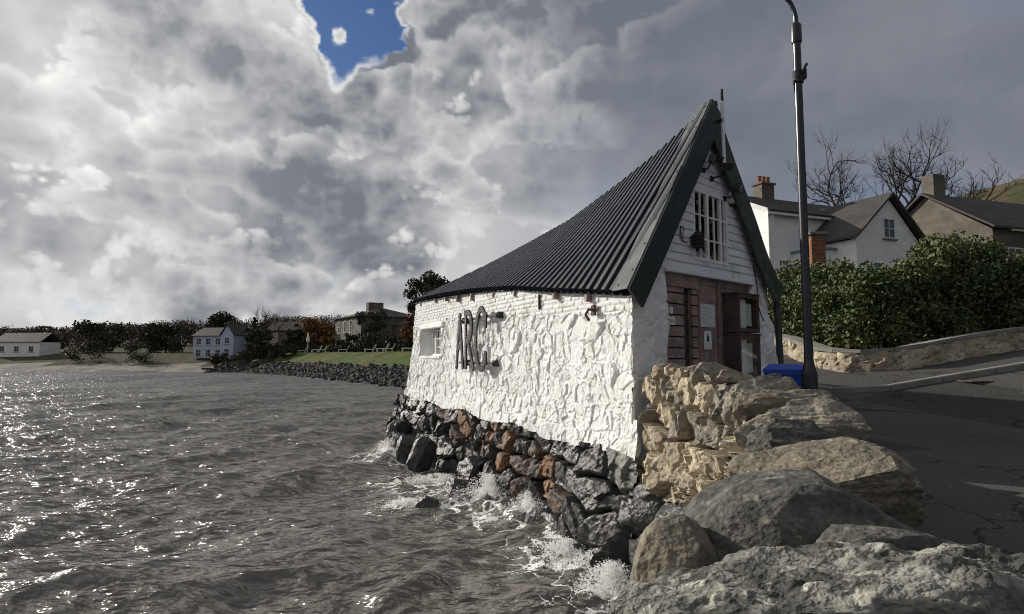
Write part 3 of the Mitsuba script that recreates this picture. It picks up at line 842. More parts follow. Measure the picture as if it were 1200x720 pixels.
LT, LZ = V(-0.17, 1.91), V(3.24, 6.16)
left_poly = np.stack([np.linspace(-0.17, 1.91, 9), np.interp(np.linspace(-0.17, 1.91, 9), LT, LZ)], -1)
left_poly[:, 1] += -0.03 * np.sin(np.linspace(0, np.pi, 9))
rake_board(left_poly + V(-0.082, 0.058), 0.35, OVER - 0.03, OVER + 0.004, 'bargeboard', 'dark_paint', 'dark bargeboard on the sunlit side of the gable')
right_poly = np.stack([np.linspace(1.95, 3.98, 14), np.interp(np.linspace(1.95, 3.98, 14), RK_T, RK_Z)], -1)
rake_board(right_poly, 0.36, OVER - 0.03, OVER + 0.004, 'bargeboard', 'mossy_paint', 'greenish bargeboard flaring out on the landward side')


def flashing():
    """a bent metal strip that lies over the sheet ends along the rake."""
    quads = []
    n = np.cross(V(*A, 0), V(*(NI * 1.9), 2.9))
    n /= np.linalg.norm(n)
    if n[2] < 0:
        n = -n
    P = [GP(t, z, OVER + 0.006) for t, z in left_poly]
    for i in range(len(P) - 1):
        top = [p + n * 0.115 for p in (P[i], P[i + 1])]
        back = [p + V(*A, 0) * 0.33 + n * 0.0 for p in top]
        for pts in ((top[0], top[1], back[0], back[1]),):
            quads.append(hull([*pts, *[q - n * 0.006 for q in pts]]))
    return cat_(quads), P, n


fm, FP, FN = flashing()
part(roof, 'verge_flashing', fm, 'flashing_paint', label='pale grey metal flashing along the gable edge')
scr = []
for i in range(len(FP) - 1):
    for k in (0.2, 0.7):
        p = FP[i] * (1 - k) + FP[i + 1] * k + FN * 0.117 + V(*A, 0) * (0.24 if k < 0.5 else 0.06)
        part(roof, 'screw', tube([p, p + FN * 0.008], 0.012, 6), 'black_iron')
    p = GP(*(left_poly[i] * 0.5 + left_poly[i + 1] * 0.5) + V(0.10, -0.09), OVER + 0.004)
    part(roof, 'screw', tube([p, p + V(*NG, 0) * 0.008], 0.012, 6), 'black_iron')
for i in range(2, 13, 3):
    p = GP(*(right_poly[i] + V(-0.12, -0.10)), OVER + 0.004)
    part(roof, 'screw', tube([p, p + V(*NG, 0) * 0.008], 0.012, 6), 'black_iron')
# ridge cap
rc = []
for s in np.linspace(0.67, 9.6, 30):
    rc.append(roof_point(s, IN_R, float(np.interp(s, RIDGE_S, RIDGE_Z)) + 0.03))
part(roof, 'ridge_cap', tube(np.array([GP(1.93, 6.17, OVER)] + rc + [roof_point(TIP_S, -0.05, eave_z(TIP_S) + 0.03)]), 0.055, 6), 'roof_paint')
# rafter ends under the eave
for s_ in (1.0, 2.0, 3.55, 4.6, 5.9, 6.9, 7.8, 8.7, 10.2):
    z_ = float(eave_z(s_))
    part(roof, 'rafter_end', sbox_(s_ - 0.03, s_ + 0.03, z_ - 0.10 - 0.05 * (s_ in (5.9, 6.9)), z_ + 0.0, 0.0, 0.085, 0.004), 'brown_wood')
part(roof, 'hook', sbox_(2.58, 2.61, 3.26, 3.50, 0.0, 0.05), 'rust', label='rusty iron hook under the eave')

# ------------------------------------------------------------------ the gable: boards, window, doors
def rake_top(t):
    return np.interp(t, [-0.2, 1.93, 1.99, 3.98], [3.2, 6.15, 6.08, 3.5]) - 0.05


WT0, WT1, WZ0, WZ1 = 1.44, 2.38, 3.84, 4.86
z, bh = 3.66, 0.118
part(boathouse, 'gable_backing', cat_([hull([GP(t, zz, o) for t, zz in ((0.5, 3.66), (0.55, 4.1), (WT0, 5.2), (WT0, 3.66)) for o in (-0.08, -0.02)]), hull([GP(t, zz, o) for t, zz in ((WT1, 3.66), (WT1, 5.3), (3.3, 4.15), (3.45, 3.66)) for o in (-0.08, -0.02)]),
                                       hull([GP(t, zz, o) for t, zz in ((WT0, WZ1), (WT1, WZ1), (1.93, 6.1), (1.45, 5.4), (2.38, 5.5)) for o in (-0.08, -0.02)]), gbox(WT0, WT1, 3.66, WZ0, -0.08, -0.02)]), 'black_wood')
while z < 6.0:
    ts = np.linspace(0.2, 3.7, 400)
    okt = ts[rake_top(ts) > z + bh * 0.5]
    if len(okt) < 4:
        break
    t0, t1 = okt[0], min(okt[-1], 3.5)
    spans = [(t0, t1)]
    if z + bh > WZ0 - 0.02 and z < WZ1 + 0.02:
        spans = [(t0, WT0 - 0.0), (WT1 + 0.0, t1)]
    for q0, q1 in spans:
        if q1 - q0 > 0.06:
            part(boathouse, 'gable_board', hull([GP(t, zz, o) for t in (q0, q1) for zz, o in ((z, -0.02), (z, 0.022), (z + 0.012, 0.026), (z + bh - 0.002, 0.006), (z + bh - 0.002, -0.02))]), 'white_board')
    z += bh
part(boathouse, 'door_head', cat_([gbox(D0 - 0.05, D1 + 0.06, 3.615, 3.66, -0.14, 0.045, 0.006)]), 'white_board')

win = part(boathouse, 'window', cat_([gbox(a_, b_, WZ0, WZ1, -0.03, 0.028, 0.006) for a_, b_ in ((WT0, WT0 + 0.03), (WT0 + 0.355, WT0 + 0.405), (WT0 + 0.73, WT0 + 0.775), (WT1 - 0.03, WT1))] + [gbox(WT0 + 0.03, WT1 - 0.03, a_, b_, -0.028, 0.026, 0.006) for a_, b_ in ((WZ0, WZ0 + 0.05), (WZ1 - 0.04, WZ1))]), 'white_paint', label='tall white many paned window in the gable')
part(win, 'glazing_bar', cat_([gbox(t_, t_ + 0.018, WZ0 + 0.05, WZ1 - 0.04, -0.006, 0.020) for t_ in (WT0 + 0.175, WT0 + 0.56, WT0 + 0.855)] + [gbox(WT0 + 0.03, WT1 - 0.03, z_, z_ + 0.022, -0.005, 0.018) for z_ in (4.15, 4.49)]), 'white_paint')
tt, zzs = [WT0 + 0.03, WT0 + 0.184, WT0 + 0.355, WT0 + 0.405, WT0 + 0.569, WT0 + 0.73, WT0 + 0.775, WT0 + 0.864, WT1 - 0.03], [WZ0 + 0.05, 4.16, 4.50, WZ1 - 0.04]
for i in (0, 1, 3, 4, 6, 7):
    for j in range(3):
        part(win, 'pane', gsheet(tt[i] + 0.003, tt[i + 1] - 0.003, zzs[j] + 0.003, zzs[j + 1] - 0.003, 0.006), 'pane_glass')
for q0, q1 in ((3.779, WZ0 - 0.002), (WZ1 + 0.002, 4.957)):
    part(boathouse, 'gable_board', gbox(WT0, WT1, q0, q1, -0.02, 0.018, 0.004), 'white_board')
part(boathouse, 'loft_floor', hull([V(*(GP(t_, 0, -0.1)[:2] + A * k_), z_) for t_ in (0.55, 3.3) for k_ in (0.0, 9.0) for z_ in (3.60, 3.64)]), 'brown_wood')
part(win, 'curtain', cat_([gbox(WT0 + 0.02 + 0.05 * k, WT0 + 0.06 + 0.05 * k, WZ0, WZ1, -0.16 - 0.02 * (k % 2), -0.14 - 0.02 * (k % 2)) for k in range(3)] ), 'curtain')

# doorway
part(boathouse, 'frieze_board', gbox(D0, 1.62, 3.44, 3.612, -0.12, -0.03, 0.006), 'brown_wood')
door = part(boathouse, 'door_surround', cat_([gbox(1.62, 1.655, 0.95, 3.61, -0.13, -0.035), gbox(2.17, 2.22, 0.95, 3.61, -0.13, -0.04), gbox(D0, D0 + 0.03, 0.95, 3.44, -0.13, -0.04), gbox(3.06, D1, 0.95, 3.61, -0.3, -0.02)]), 'red_wood')
z = 1.0
while z < 3.40:
    h_ = 0.148
    for q0, q1 in ((D0 + 0.03, 1.255), (1.475, 1.62)):
        part(door, 'cladding_board', hull([GP(t, zz, o) for t in (q0, q1) for zz, o in ((z, -0.10), (z, -0.052), (z + h_ - 0.022, -0.060), (z + h_ - 0.010, -0.10))]), 'brown_wood')
    z += h_
part(door, 'backing', cat_([gbox(D0, 1.255, 0.95, 3.45, -0.14, -0.098), gbox(1.475, 3.1, 0.95, 3.62, -0.16, -0.12)]), 'black_wood')
for g_ in ((1.235, 1.495, 0.95, 3.44, -1.3, -1.26), (1.235, 1.255, 0.95, 3.44, -1.26, -0.10), (1.475, 1.495, 0.95, 3.44, -1.26, -0.10), (1.235, 1.495, 3.44, 3.47, -1.26, -0.12)):
    part(door, 'passage_lining', gbox(*g_), 'brown_wood')
for (q0, q1, mat) in ((1.655, 2.17, 'brown_wood'), (2.22, 3.06, 'red_wood')):
    n_ = int(round((q1 - q0) / 0.066))
    for k in range(n_):
        a_, b_ = q0 + (q1 - q0) * k / n_, q0 + (q1 - q0) * (k + 1) / n_
        if q0 < 2 and k == 0:
            part(door, 'plank', gbox(a_ + 0.004, b_ - 0.004, 0.97, 3.22, -0.12, -0.07, 0.006), mat)
        else:
            part(door, 'plank', gbox(a_ + 0.004, b_ - 0.004, 0.97, 3.52, -0.12, -0.07, 0.006), mat)
part(door, 'rail', gbox(1.655, 3.06, 3.52, 3.61, -0.12, -0.06, 0.006), 'brown_wood')

# notices and cases on the doors
k_ = thing('notice_sheet', 'large pale green notice sheet pinned to the brown plank door', 'notice')
part(k_, 'sheet', gbox(1.68, 2.10, 2.92, 3.25, -0.066, -0.058), 'paper')
rng = np.random.default_rng(2)
part(k_, 'printing', cat_([gbox(1.72 + rng.uniform(0, 0.08), 2.0 + rng.uniform(-0.08, 0.06), 3.19 - 0.028 * i, 3.195 - 0.028 * i, -0.0585, -0.0572) for i in range(9)]), bsdf('faded_ink', (0.36, 0.40, 0.38), 0.8, 0.2), label='faded lines of print')
k_ = thing('safety_notice', 'small white notice with a dark pictogram below the green sheet', 'notice')
part(k_, 'sheet', gbox(1.78, 1.98, 2.60, 2.86, -0.066, -0.057, 0.001), 'white_plastic')
part(k_, 'pictogram', cat_([gbox(1.85, 1.91, 2.735, 2.79, -0.0575, -0.055), tube([GP(1.88, 2.81, -0.058), GP(1.88, 2.81, -0.055)], 0.02, 10), gbox(1.835, 1.925, 2.715, 2.733, -0.0575, -0.055)]), 'ink')
part(k_, 'printing', cat_([gbox(1.81, 1.95, 2.69 - 0.02 * i, 2.694 - 0.02 * i, -0.0575, -0.0555) for i in range(4)]), 'ink')
k_ = thing('door_sticker', 'upper of two small white stickers on the boarded panel left of the dark gap', 'sticker')
scene[k_] = mikit.ply(gbox(0.905, 0.975, 3.07, 3.16, -0.053, -0.047), 'white_plastic')
k_ = thing('door_sticker', 'lower wider white sticker on the boarded panel left of the dark gap', 'sticker')
part(k_, 'sheet', gbox(0.87, 1.03, 2.92, 3.03, -0.053, -0.047), 'white_plastic')
part(k_, 'printing', cat_([gbox(0.89, 0.935, 2.95, 3.0, -0.0475, -0.0455), gbox(0.955, 1.01, 2.955, 2.995, -0.0475, -0.0455)]), bsdf('grey_ink', (0.35, 0.33, 0.31), 0.8, 0.2))
for i, (z0_, z1_, lab) in enumerate(((2.86, 3.42, 'upper of two dark glazed notice cases on the doors'), (2.16, 2.82, 'lower of two dark glazed notice cases on the doors'))):
    k_ = thing('notice_case', lab, 'notice case')
    t0_, t1_ = 2.34, 3.00
    part(k_, 'case', cat_([gbox(t0_, t0_ + 0.02, z0_, z1_, -0.06, 0.16), gbox(t1_ - 0.02, t1_, z0_, z1_, -0.06, 0.16), gbox(t0_, t1_, z0_, z0_ + 0.02, -0.06, 0.16), gbox(t0_, t1_, z1_ - 0.02, z1_, -0.06, 0.16), gbox(t0_, t1_, z0_, z1_, -0.06, -0.03)]), 'case_wood')
    part(k_, 'frame', cat_([gbox(t0_, t0_ + 0.05, z0_, z1_, 0.161, 0.185), gbox(t1_ - 0.05, t1_, z0_, z1_, 0.161, 0.185), gbox(t0_ + 0.05, t1_ - 0.05, z0_, z0_ + 0.05, 0.161, 0.184), gbox(t0_ + 0.05, t1_ - 0.05, z1_ - 0.05, z1_, 0.161, 0.184)]), 'case_wood')
    part(k_, 'hood', gbox(t0_ - 0.02, t1_ + 0.02, z1_, z1_ + 0.025, -0.06, 0.20, 0.004), 'case_wood')
    part(k_, 'backboard', gbox(t0_ + 0.02, t1_ - 0.02, z0_ + 0.02, z1_ - 0.02, -0.029, -0.02), 'curtain')
    part(k_, 'poster', gbox(t0_ + 0.07, t0_ + 0.38, z0_ + 0.07, z1_ - 0.07, 0.10, 0.104), 'white_plastic')
    part(k_, 'poster', gbox(t0_ + 0.40, t1_ - 0.08, z0_ + 0.1, z1_ - 0.12, 0.09, 0.094), 'paper')
    part(k_, 'pane', gsheet(t0_ + 0.05, t1_ - 0.05, z0_ + 0.05, z1_ - 0.05, 0.168), 'pane_glass')

# fittings on the gable
def floodlight(t, z, out, yaw, lab, arm=True):
    k = thing('floodlight', lab, 'floodlight')
    c = GP(t, z, out)
    d = V(math.cos(yaw) * NG[0] - math.sin(yaw) * G[0], math.cos(yaw) * NG[1] - math.sin(yaw) * G[1], -0.35)
    d /= np.linalg.norm(d)
    sd = np.cross(d, V(0, 0, 1))
    sd /= np.linalg.norm(sd)
    up = np.cross(sd, d)
    part(k, 'housing', hull([c + a_ * sd * 0.085 + b_ * up * 0.055 + d * 0.05 for a_ in (-1, 1) for b_ in (-1, 1)] + [c + a_ * sd * 0.06 + b_ * up * 0.04 - d * 0.05 for a_ in (-1, 1) for b_ in (-1, 1)]), 'dark_paint')
    part(k, 'lens', hull([c + a_ * sd * 0.072 + b_ * up * 0.044 + d * q for a_ in (-1, 1) for b_ in (-1, 1) for q in (0.051, 0.056)]), 'dark_glass')
    part(k, 'bracket', cat_([tube([GP(t - 0.02, z - 0.13, 0.01), GP(t - 0.02, z - 0.13, out * 0.6), c - up * 0.03], 0.014, 6), gbox(t - 0.06, t + 0.02, z - 0.17, z - 0.10, 0.02, 0.04)]), 'dark_paint')


floodlight(1.97, 5.22, 0.24, 0.5, 'dark floodlight on a bent arm below the gable peak')
floodlight(1.74, 5.30, 0.16, -0.5, 'dark floodlight half hidden behind the left bargeboard')
floodlight(2.34, 4.99, 0.22, -0.4, 'dark floodlight under the right bargeboard above the white box')
k_ = thing('alarm_box', 'small white alarm box beside the gable window top', 'alarm box')
part(k_, 'case', gbox(2.43, 2.58, 4.80, 4.99, 0.02, 0.10, 0.02), 'white_plastic')
part(k_, 'lens', gbox(2.46, 2.55, 4.77, 4.798, 0.03, 0.09, 0.01), 'dark_glass')
k_ = thing('wall_lantern', 'black round ribbed wall lamp left of the gable window', 'wall lamp')
part(k_, 'backplate', gbox(1.33, 1.42, 4.02, 4.16, 0.02, 0.06, 0.01), 'black_iron')
for i in range(4):
    part(k_, 'louvre', tube([GP(1.375, 3.99 + 0.05 * i, 0.12), GP(1.375, 4.022 + 0.05 * i, 0.12)], [0.075, 0.082], 14), 'black_iron')
part(k_, 'body', tube([GP(1.375, 3.98, 0.12), GP(1.375, 4.20, 0.12)], 0.055, 12), 'black_iron')
k_ = thing('junction_box', 'small grey box on a loop of cable left of the black wall lamp', 'junction box')
part(k_, 'box', gbox(1.10, 1.18, 4.11, 4.19, 0.02, 0.07, 0.008), 'white_board')
part(k_, 'cable', tube([GP(1.14, 4.19, 0.045), GP(1.12, 4.26, 0.04), GP(1.06, 4.25, 0.04), GP(1.06, 4.12, 0.035), GP(1.12, 4.06, 0.035), GP(1.22, 4.05, 0.035)], 0.008, 5), 'black_iron')
k_ = thing('flagpole', 'short white pole with a dark tip at the gable peak', 'pole')
part(k_, 'shaft', tube([GP(1.99, 5.28, 0.21), GP(1.97, 6.20, 0.21)], 0.024, 10), 'white_board')
part(k_, 'tip', tube([GP(1.97, 6.20, 0.21), GP(1.97, 6.38, 0.21)], [0.024, 0.018], 10), 'black_iron')
part(k_, 'bracket', cat_([gbox(1.95, 2.03, 5.34, 5.37, 0.0, 0.22), gbox(1.94, 2.0, 5.9, 5.93, 0.0, 0.22)]), 'black_iron')
k_ = thing('service_cable', 'thin dark cable running down the landward pier', 'cable')
scene[k_] = mikit.ply(tube([GP(3.16, 3.95, 0.03), GP(3.22, 3.75, 0.04), GP(3.28, 3.5, 0.04), GP(3.27, 3.3, 0.045), GP(3.36, 3.15, 0.045), GP(3.46, 3.06, 0.045)], 0.009, 5), 'black_iron')
k_ = thing('drainpipe', 'dark drainpipe at the landward corner of the boathouse', 'drainpipe')
part(k_, 'pipe', tube([GP(4.02, 3.62, 0.0), GP(4.05, 2.5, 0.02), GP(4.05, 1.6, 0.02)], 0.055, 10), 'dark_paint')
part(k_, 'clip', cat_([tube([GP(4.045, zz, 0.01), GP(4.045, zz + 0.05, 0.01)], 0.068, 10) for zz in (2.2, 3.2)]), 'dark_paint')

# ------------------------------------------------------------------ iron letters A R C on the seaward wall
sign = thing('iron_letters', 'tall black iron letters held off the white wall on two bars', 'sign')
LO = 0.20


def stroke(paths, w=0.120):
    """flat bar letter: paths in (right, up) metres from the sign's left foot, extruded towards the sea."""
    ms = []
    shape = shapely.union_all([LineString(p).buffer(w / 2, cap_style='flat', join_style='round') for p in paths])
    for gg in getattr(shape, 'geoms', [shape]):
        m = trimesh.creation.extrude_polygon(gg, 0.03, engine='earcut')
        v = np.array(m.vertices)
        ms.append(trimesh.Trimesh(SW(6.42 - v[:, 0] * 0.90, 2.24 + v[:, 1], LO + v[:, 2]), m.faces, process=False))
    return cat_(ms)


def arc(cx, cy, rx, ry, a0, a1, n=18):
    a = np.radians(np.linspace(a0, a1, n))
    return [(cx + rx * math.cos(q), cy + ry * math.sin(q)) for q in a]


part(sign, 'letter', stroke([[(0.0, 0.0), (0.24, 1.13)], [(0.24, 1.13), (0.50, 0.0)], [(0.10, 0.46), (0.42, 0.46)], [(0.17, 1.12), (0.31, 1.12)]]), 'black_iron', label='iron letter A')
part(sign, 'letter', stroke([[(0.70, 0.0), (0.70, 1.16)], [(0.60, 1.16), (0.86, 1.16)] + arc(0.86, 0.87, 0.24, 0.29, 90, -90) + [(0.70, 0.58)], [(0.84, 0.58), (1.26, 0.0)]]), 'black_iron', label='iron letter R')
part(sign, 'letter', stroke([arc(1.74, 0.58, 0.34, 0.60, 38, 180, 24) + arc(1.74, 0.58, 0.34, 0.56, 180, 322, 24), [(2.00, 0.80), (2.02, 1.10)], [(1.99, 0.10), (2.02, 0.36)]]), 'black_iron', label='iron letter C')
for zz, s1 in ((1.02, 4.12), (0.13, 4.32)):
    part(sign, 'bar', sbox_(s1, 6.3, 2.24 + zz - 0.022, 2.24 + zz + 0.022, LO - 0.045, LO - 0.003), 'black_iron')
    for s_ in (s1 + 0.04, 6.2):
        part(sign, 'bracket', sbox_(s_ - 0.05, s_ + 0.05, 2.24 + zz - 0.06, 2.24 + zz + 0.06, -0.01, LO - 0.047), 'black_iron')
k_ = thing('wall_hook', 'rusty iron hook high on the white wall near its corner', 'hook')
scene[k_] = mikit.ply(cat_([tube([SW(0.86, 3.12, 0.0), SW(0.86, 3.13, 0.12), SW(0.85, 3.06, 0.17), SW(0.84, 2.98, 0.12)], 0.02, 7), sbox_(0.81, 0.91, 3.05, 3.19, 0.02, 0.06, 0.008)]), 'rust')

# ------------------------------------------------------------------ the footing of wet boulders
footing = thing('boulder_footing', 'footing of dark wet and rust stained boulders under the white wall', 'sea wall')


def footing_a():
    rng = np.random.default_rng(33)
    w = lambda s: 0.66 + 0.08 * float(nsmooth(6, 8, np.float64(s))) - 0.20 * float(nsmooth(1.3, 2.2, np.float64(s)) * nsmooth(6.2, 4.8, np.float64(s)))
    h = lambda s: 0.42 - 0.12 * float(nsmooth(1.3, 2.2, np.float64(s)) * nsmooth(6.2, 4.8, np.float64(s)))
    seeds = rubble_seeds(-0.4, 12.9, -0.55, 1.5, w, h, rng)

    def surf(u, z):
        s = -u
        flare = 0.10 + 0.20 * nsmooth(5.5, 11, s) + 0.10 * nsmooth(2, 0, s)
        o = 0.03 + (1.25 - z) * flare + 0.10 * np.sin(s * 1.9) * nsmooth(1.3, 0.4, z)
        return SW(s, z, o)
    st = panel(surf, -12.9, 0.26, -0.55, 1.36, 0.022, seeds * [-1, 1], rng, H=(0.05, 0.12), joint=0.008, r=0.065, gap=0.17, tilt=0.13, nz=0.016, nf=7, nz2=0.014, nf2=20, ay=1.55, warp=0.22, step=0.012, nsub=5,
               mask=lambda u, z: z < 1.30 + 0.05 * np.sin(-u * 2.2), seed=14, roundness=0.62)
    for k, m in st.items():
        s, z = seeds[k]
        x = rng.random()
        rusty = (0.3 + 0.7 * nsmooth(1.6, 2.4, s) * nsmooth(5.6, 4.6, s)) * nsmooth(0.4, 1.4, s) * nsmooth(9.5, 7.5, s) * nsmooth(-0.1, 0.35, z)
        if x < 0.60 * rusty:
            mat = ROCK_RUST[int(rng.random() < 0.5)]
        elif s < 1.8 and x > 0.72 and z > 0.3:
            mat = ROCK_PALE
        else:
            mat = ROCK_DARK[int(rng.random() < (0.55 if z > 0.55 else 0.2))]
        part(footing, 'stone', m, mat, smooth=38)


footing_a()


def along(poly):
    d = np.concatenate([[0], np.cumsum(np.linalg.norm(np.diff(poly, axis=0), axis=1))])
    nn = np.gradient(poly, d, axis=0)
    nn /= np.linalg.norm(nn, axis=1, keepdims=True)
    nrm = np.stack([-nn[:, 1], nn[:, 0]], -1)            # to the left of travel: the sea
    return d, nrm


WL = WALL[3:]
for _ in range(3):
    WL = np.vstack([WL[:1], np.stack([WL[:-1] * 0.75 + WL[1:] * 0.25, WL[:-1] * 0.25 + WL[1:] * 0.75], 1).reshape(-1, 2), WL[-1:]])
WD, WN = along(WL)
WTOT = WD[-1]


def WP(u, z, out=0.0):
    """a point on the harbour wall's seaward face; u runs from behind the camera to the boathouse."""
    u = np.asarray(u, float)
    x, y = np.interp(u, WD, WL[:, 0]), np.interp(u, WD, WL[:, 1])
    nx, ny = np.interp(u, WD, WN[:, 0]), np.interp(u, WD, WN[:, 1])
    u, z, out = np.broadcast_arrays(u, z, out)
    return np.stack([x + nx * out, y + ny * out, z + 0 * x], -1)


def wall_top(u):
    return np.interp(u, [0, 2, 4.5, 6.3, 7.2, WTOT], [1.72, 1.74, 1.85, 2.05, 2.28, 2.34])


harbour = thing('harbour_wall', 'old rough stone harbour wall running from the foreground to the boathouse', 'wall')


def harbour_face():
    rng = np.random.default_rng(17)
    seeds = rubble_seeds(0, WTOT, 0.95, 2.5, 0.40, 0.26, rng)
    st = panel(lambda u, z: WP(-u, z, 0.02 + 0.10 * (1.6 - z)), -WTOT, -0.3, 0.98, 2.5, 0.018, seeds * [-1, 1], rng, H=(0.0, 0.12), r=0.03, gap=0.13, joint=0.014, tilt=0.16, nz=0.012, nf=7, nz2=0.014, nf2=24, ay=1.4, warp=0.25, step=0.018, nsub=7, grainy=(1.3, 0.8),
               mask=lambda u, z: (z < wall_top(-u) + 0.06) & (z > 1.02 + 0.04 * np.sin(u * 4)), seed=25, roundness=0.55)
    for k, m in st.items():
        x = rng.random()
        part(harbour, 'stone', m, SAND[0] if x < 0.42 else SAND[1] if x < 0.62 else SAND[2], smooth=22)
    seeds = rubble_seeds(0, WTOT + 0.3, -0.6, 1.2, 0.60, 0.42, rng)
    st = panel(lambda u, z: WP(-u, z, 0.03 + 0.08 * (1.1 - z) * nsmooth(3, 6, -u) + 0.32 * (1.25 - z) * nsmooth(WTOT - 1.5, WTOT - 0.3, -u) - 0.10 * nsmooth(0.9, 0.2, z) * nsmooth(6.6, 5.6, -u)), -WTOT, -0.3, -0.6, 1.10, 0.028, seeds * [-1, 1], rng, H=(0.03, 0.14), r=0.085, gap=0.15, tilt=0.2, step=0.012, nsub=4, nz=0.018, nf=6, nz2=0.012, nf2=16,
               ay=0.9, warp=0.45, seed=29, roundness=0.62)
    for k, m in st.items():
        part(footing, 'stone', m, ROCK_DARK[int(rng.random() < 0.3)], smooth=38)
    # rubble core behind the faces
    left = np.array([WP(u, 0, -0.10)[:2] for u in np.linspace(0.2, WTOT - 0.05, 40)])
    right = np.array([WP(u, 0, -0.50)[:2] for u in np.linspace(0.2, WTOT - 0.05, 40)])
    v, f = [], []
    for i, u in enumerate(np.linspace(0.2, WTOT - 0.05, 40)):
        zt = float(wall_top(u)) - 0.03
        v += [[*left[i], -0.6], [*left[i], zt], [*right[i], zt], [*right[i], 0.5]]
    for i in range(39):
        a, b = i * 4, i * 4 + 4
        for j in range(3):
            f += [[a + j, b + j, b + j + 1], [a + j, b + j + 1, a + j + 1]]
    m = len(v) - 4
    f += [[m, m + 1, m + 2], [m, m + 2, m + 3]]
    part(harbour, 'core', trimesh.Trimesh(v, f, process=False), 'mortar')


harbour_face()


# coping stones: x, y, z, across, along, high, heading, material, seed, detail, lean
RAG = dict(cuts=13, depth=0.30, rough=0.12, freq=2.4, strata=0.12, fine=0.05, ffreq=9, power=0.66)
SHARD = dict(cuts=12, depth=0.30, rough=0.14, freq=2.2, strata=0.10, power=0.62)
COPING = (
    (-0.45, -0.7, 1.80, 0.7, 0.7, 0.40, -25, 'coping_grey', 1, 4, 0.0, dict(rough=0.06)),
    (0.0, 0.05, 1.70, 0.75, 0.80, 0.42, -25, 'coping_brown', 2, 4, 0.0, dict(rough=0.06)),
    (0.72, 1.42, 1.76, 1.02, 0.60, 0.70, -28, 'coping_lichen', 3, 6, 0.0, dict(pitch=-0.22, cuts=12, depth=0.2, rough=0.22, freq=2.6, fine=0.15, ffreq=8, power=0.72)),
    (1.02, 1.72, 1.80, 0.56, 0.34, 0.46, -28, 'coping_grey', 33, 5, 0.0, dict(cuts=9, depth=0.2, rough=0.10, freq=2.6, fine=0.03, ffreq=14, power=0.75)),
    (1.02, 2.12, 1.70, 0.98, 0.62, 0.80, -30, 'coping_grey', 14, 6, 0.12, dict(cuts=8, depth=0.14, rough=0.07, freq=1.8, fine=0.03, ffreq=9, power=0.8)),
    (0.52, 2.0, 1.66, 0.30, 0.52, 0.66, -20, 'coping_brown', 34, 5, 0.2, dict(cuts=8, depth=0.16, rough=0.06, freq=1.8, fine=0.02, ffreq=20, power=0.85)),
    (1.36, 2.86, 1.84, 0.86, 0.52, 0.58, -30, 'coping_brown', 5, 6, 0.14, dict(cuts=14, depth=0.28, rough=0.10, freq=2.2, strata=0.05, fine=0.06, ffreq=7, power=0.66)),
    (1.62, 3.44, 1.90, 0.80, 0.36, 0.58, -26, 'coping_grey', 16, 5, 0.16, RAG),
    (1.82, 3.96, 1.94, 0.78, 0.36, 0.62, -22, 'sandstone_grey', 7, 5, 0.16, RAG),
    (1.98, 4.50, 1.98, 0.76, 0.34, 0.64, -14, 'coping_brown', 8, 5, 0.16, RAG),
    (2.08, 5.00, 2.02, 0.72, 0.33, 0.64, -4, 'sandstone_grey', 9, 5, 0.14, RAG),
    (2.10, 5.44, 2.08, 0.62, 0.25, 0.62, 4, 'coping_grey', 10, 5, 0.1, SHARD),
    (2.06, 5.79, 2.12, 0.58, 0.19, 0.58, 8, 'sandstone_tan', 11, 4, 0.10, SHARD),
    (2.02, 6.08, 2.17, 0.58, 0.18, 0.56, 12, 'sandstone_grey', 12, 4, -0.12, SHARD),
    (1.98, 6.36, 2.20, 0.56, 0.17, 0.56, 6, 'coping_brown', 13, 4, 0.08, SHARD),
    (1.94, 6.62, 2.20, 0.54, 0.17, 0.50, 10, 'sandstone_cream', 24, 4, -0.12, SHARD),
    (1.90, 6.88, 2.20, 0.52, 0.17, 0.52, 4, 'sandstone_grey', 25, 4, 0.12, SHARD),
    (1.86, 7.14, 2.18, 0.52, 0.19, 0.48, 10, 'sandstone_tan', 26, 4, -0.05, SHARD),
)
for x, y, z, ac, ln, hh, yw, mat, sd_, sub, lean, kw in COPING:
    part(harbour, 'coping_stone', rock((x, y, z), (ac, ln, hh), sd_, sub, yaw=math.radians(yw), roll=lean, **kw), mat, smooth=True if sub >= 5 else 35)

# loose boulders at the toe of the footing
for i, (x, y, z, sx, sy, sz, mat, lab) in enumerate((
        (-1.42, 10.35, 0.06, 0.62, 0.50, 0.42, 0, 'lone black boulder awash off the middle of the footing'),
        (-0.95, 11.3, 0.12, 0.75, 0.6, 0.5, 0, 'low black boulder awash at the footing, right of the lone one'),
        (-0.72, 11.9, 0.35, 0.85, 0.7, 0.62, 0, 'broad wet black boulder against the footing behind the low one'),
        (-2.85, 15.7, 0.30, 0.6, 0.7, 0.8, 0, 'black boulder at the far seaward end of the footing'),
        (-2.5, 14.8, 0.28, 0.6, 0.65, 0.85, 0, 'tall dark boulder second from the far end of the footing'),
        (-2.0, 13.8, 0.3, 0.55, 0.7, 1.0, 0, 'leaning grey boulder streaming with water at the far footing'),
        (-3.05, 16.7, 0.35, 0.7, 0.8, 0.9, 0, 'black boulder beyond the far corner of the footing'),
        (1.05, 8.1, 0.05, 0.4, 0.45, 0.5, 1, 'small brown stone at the waterline below the near corner'))):
    solo('boulder', rock((x, y, z), (sx, sy, sz), 60 + i, 4, yaw=i * 0.9, roll=0.25 * math.sin(i * 2.1), cuts=14, depth=0.36, rough=0.14, fine=0.06, ffreq=9), ROCK_DARK[mat], lab, 'boulder', smooth=40)

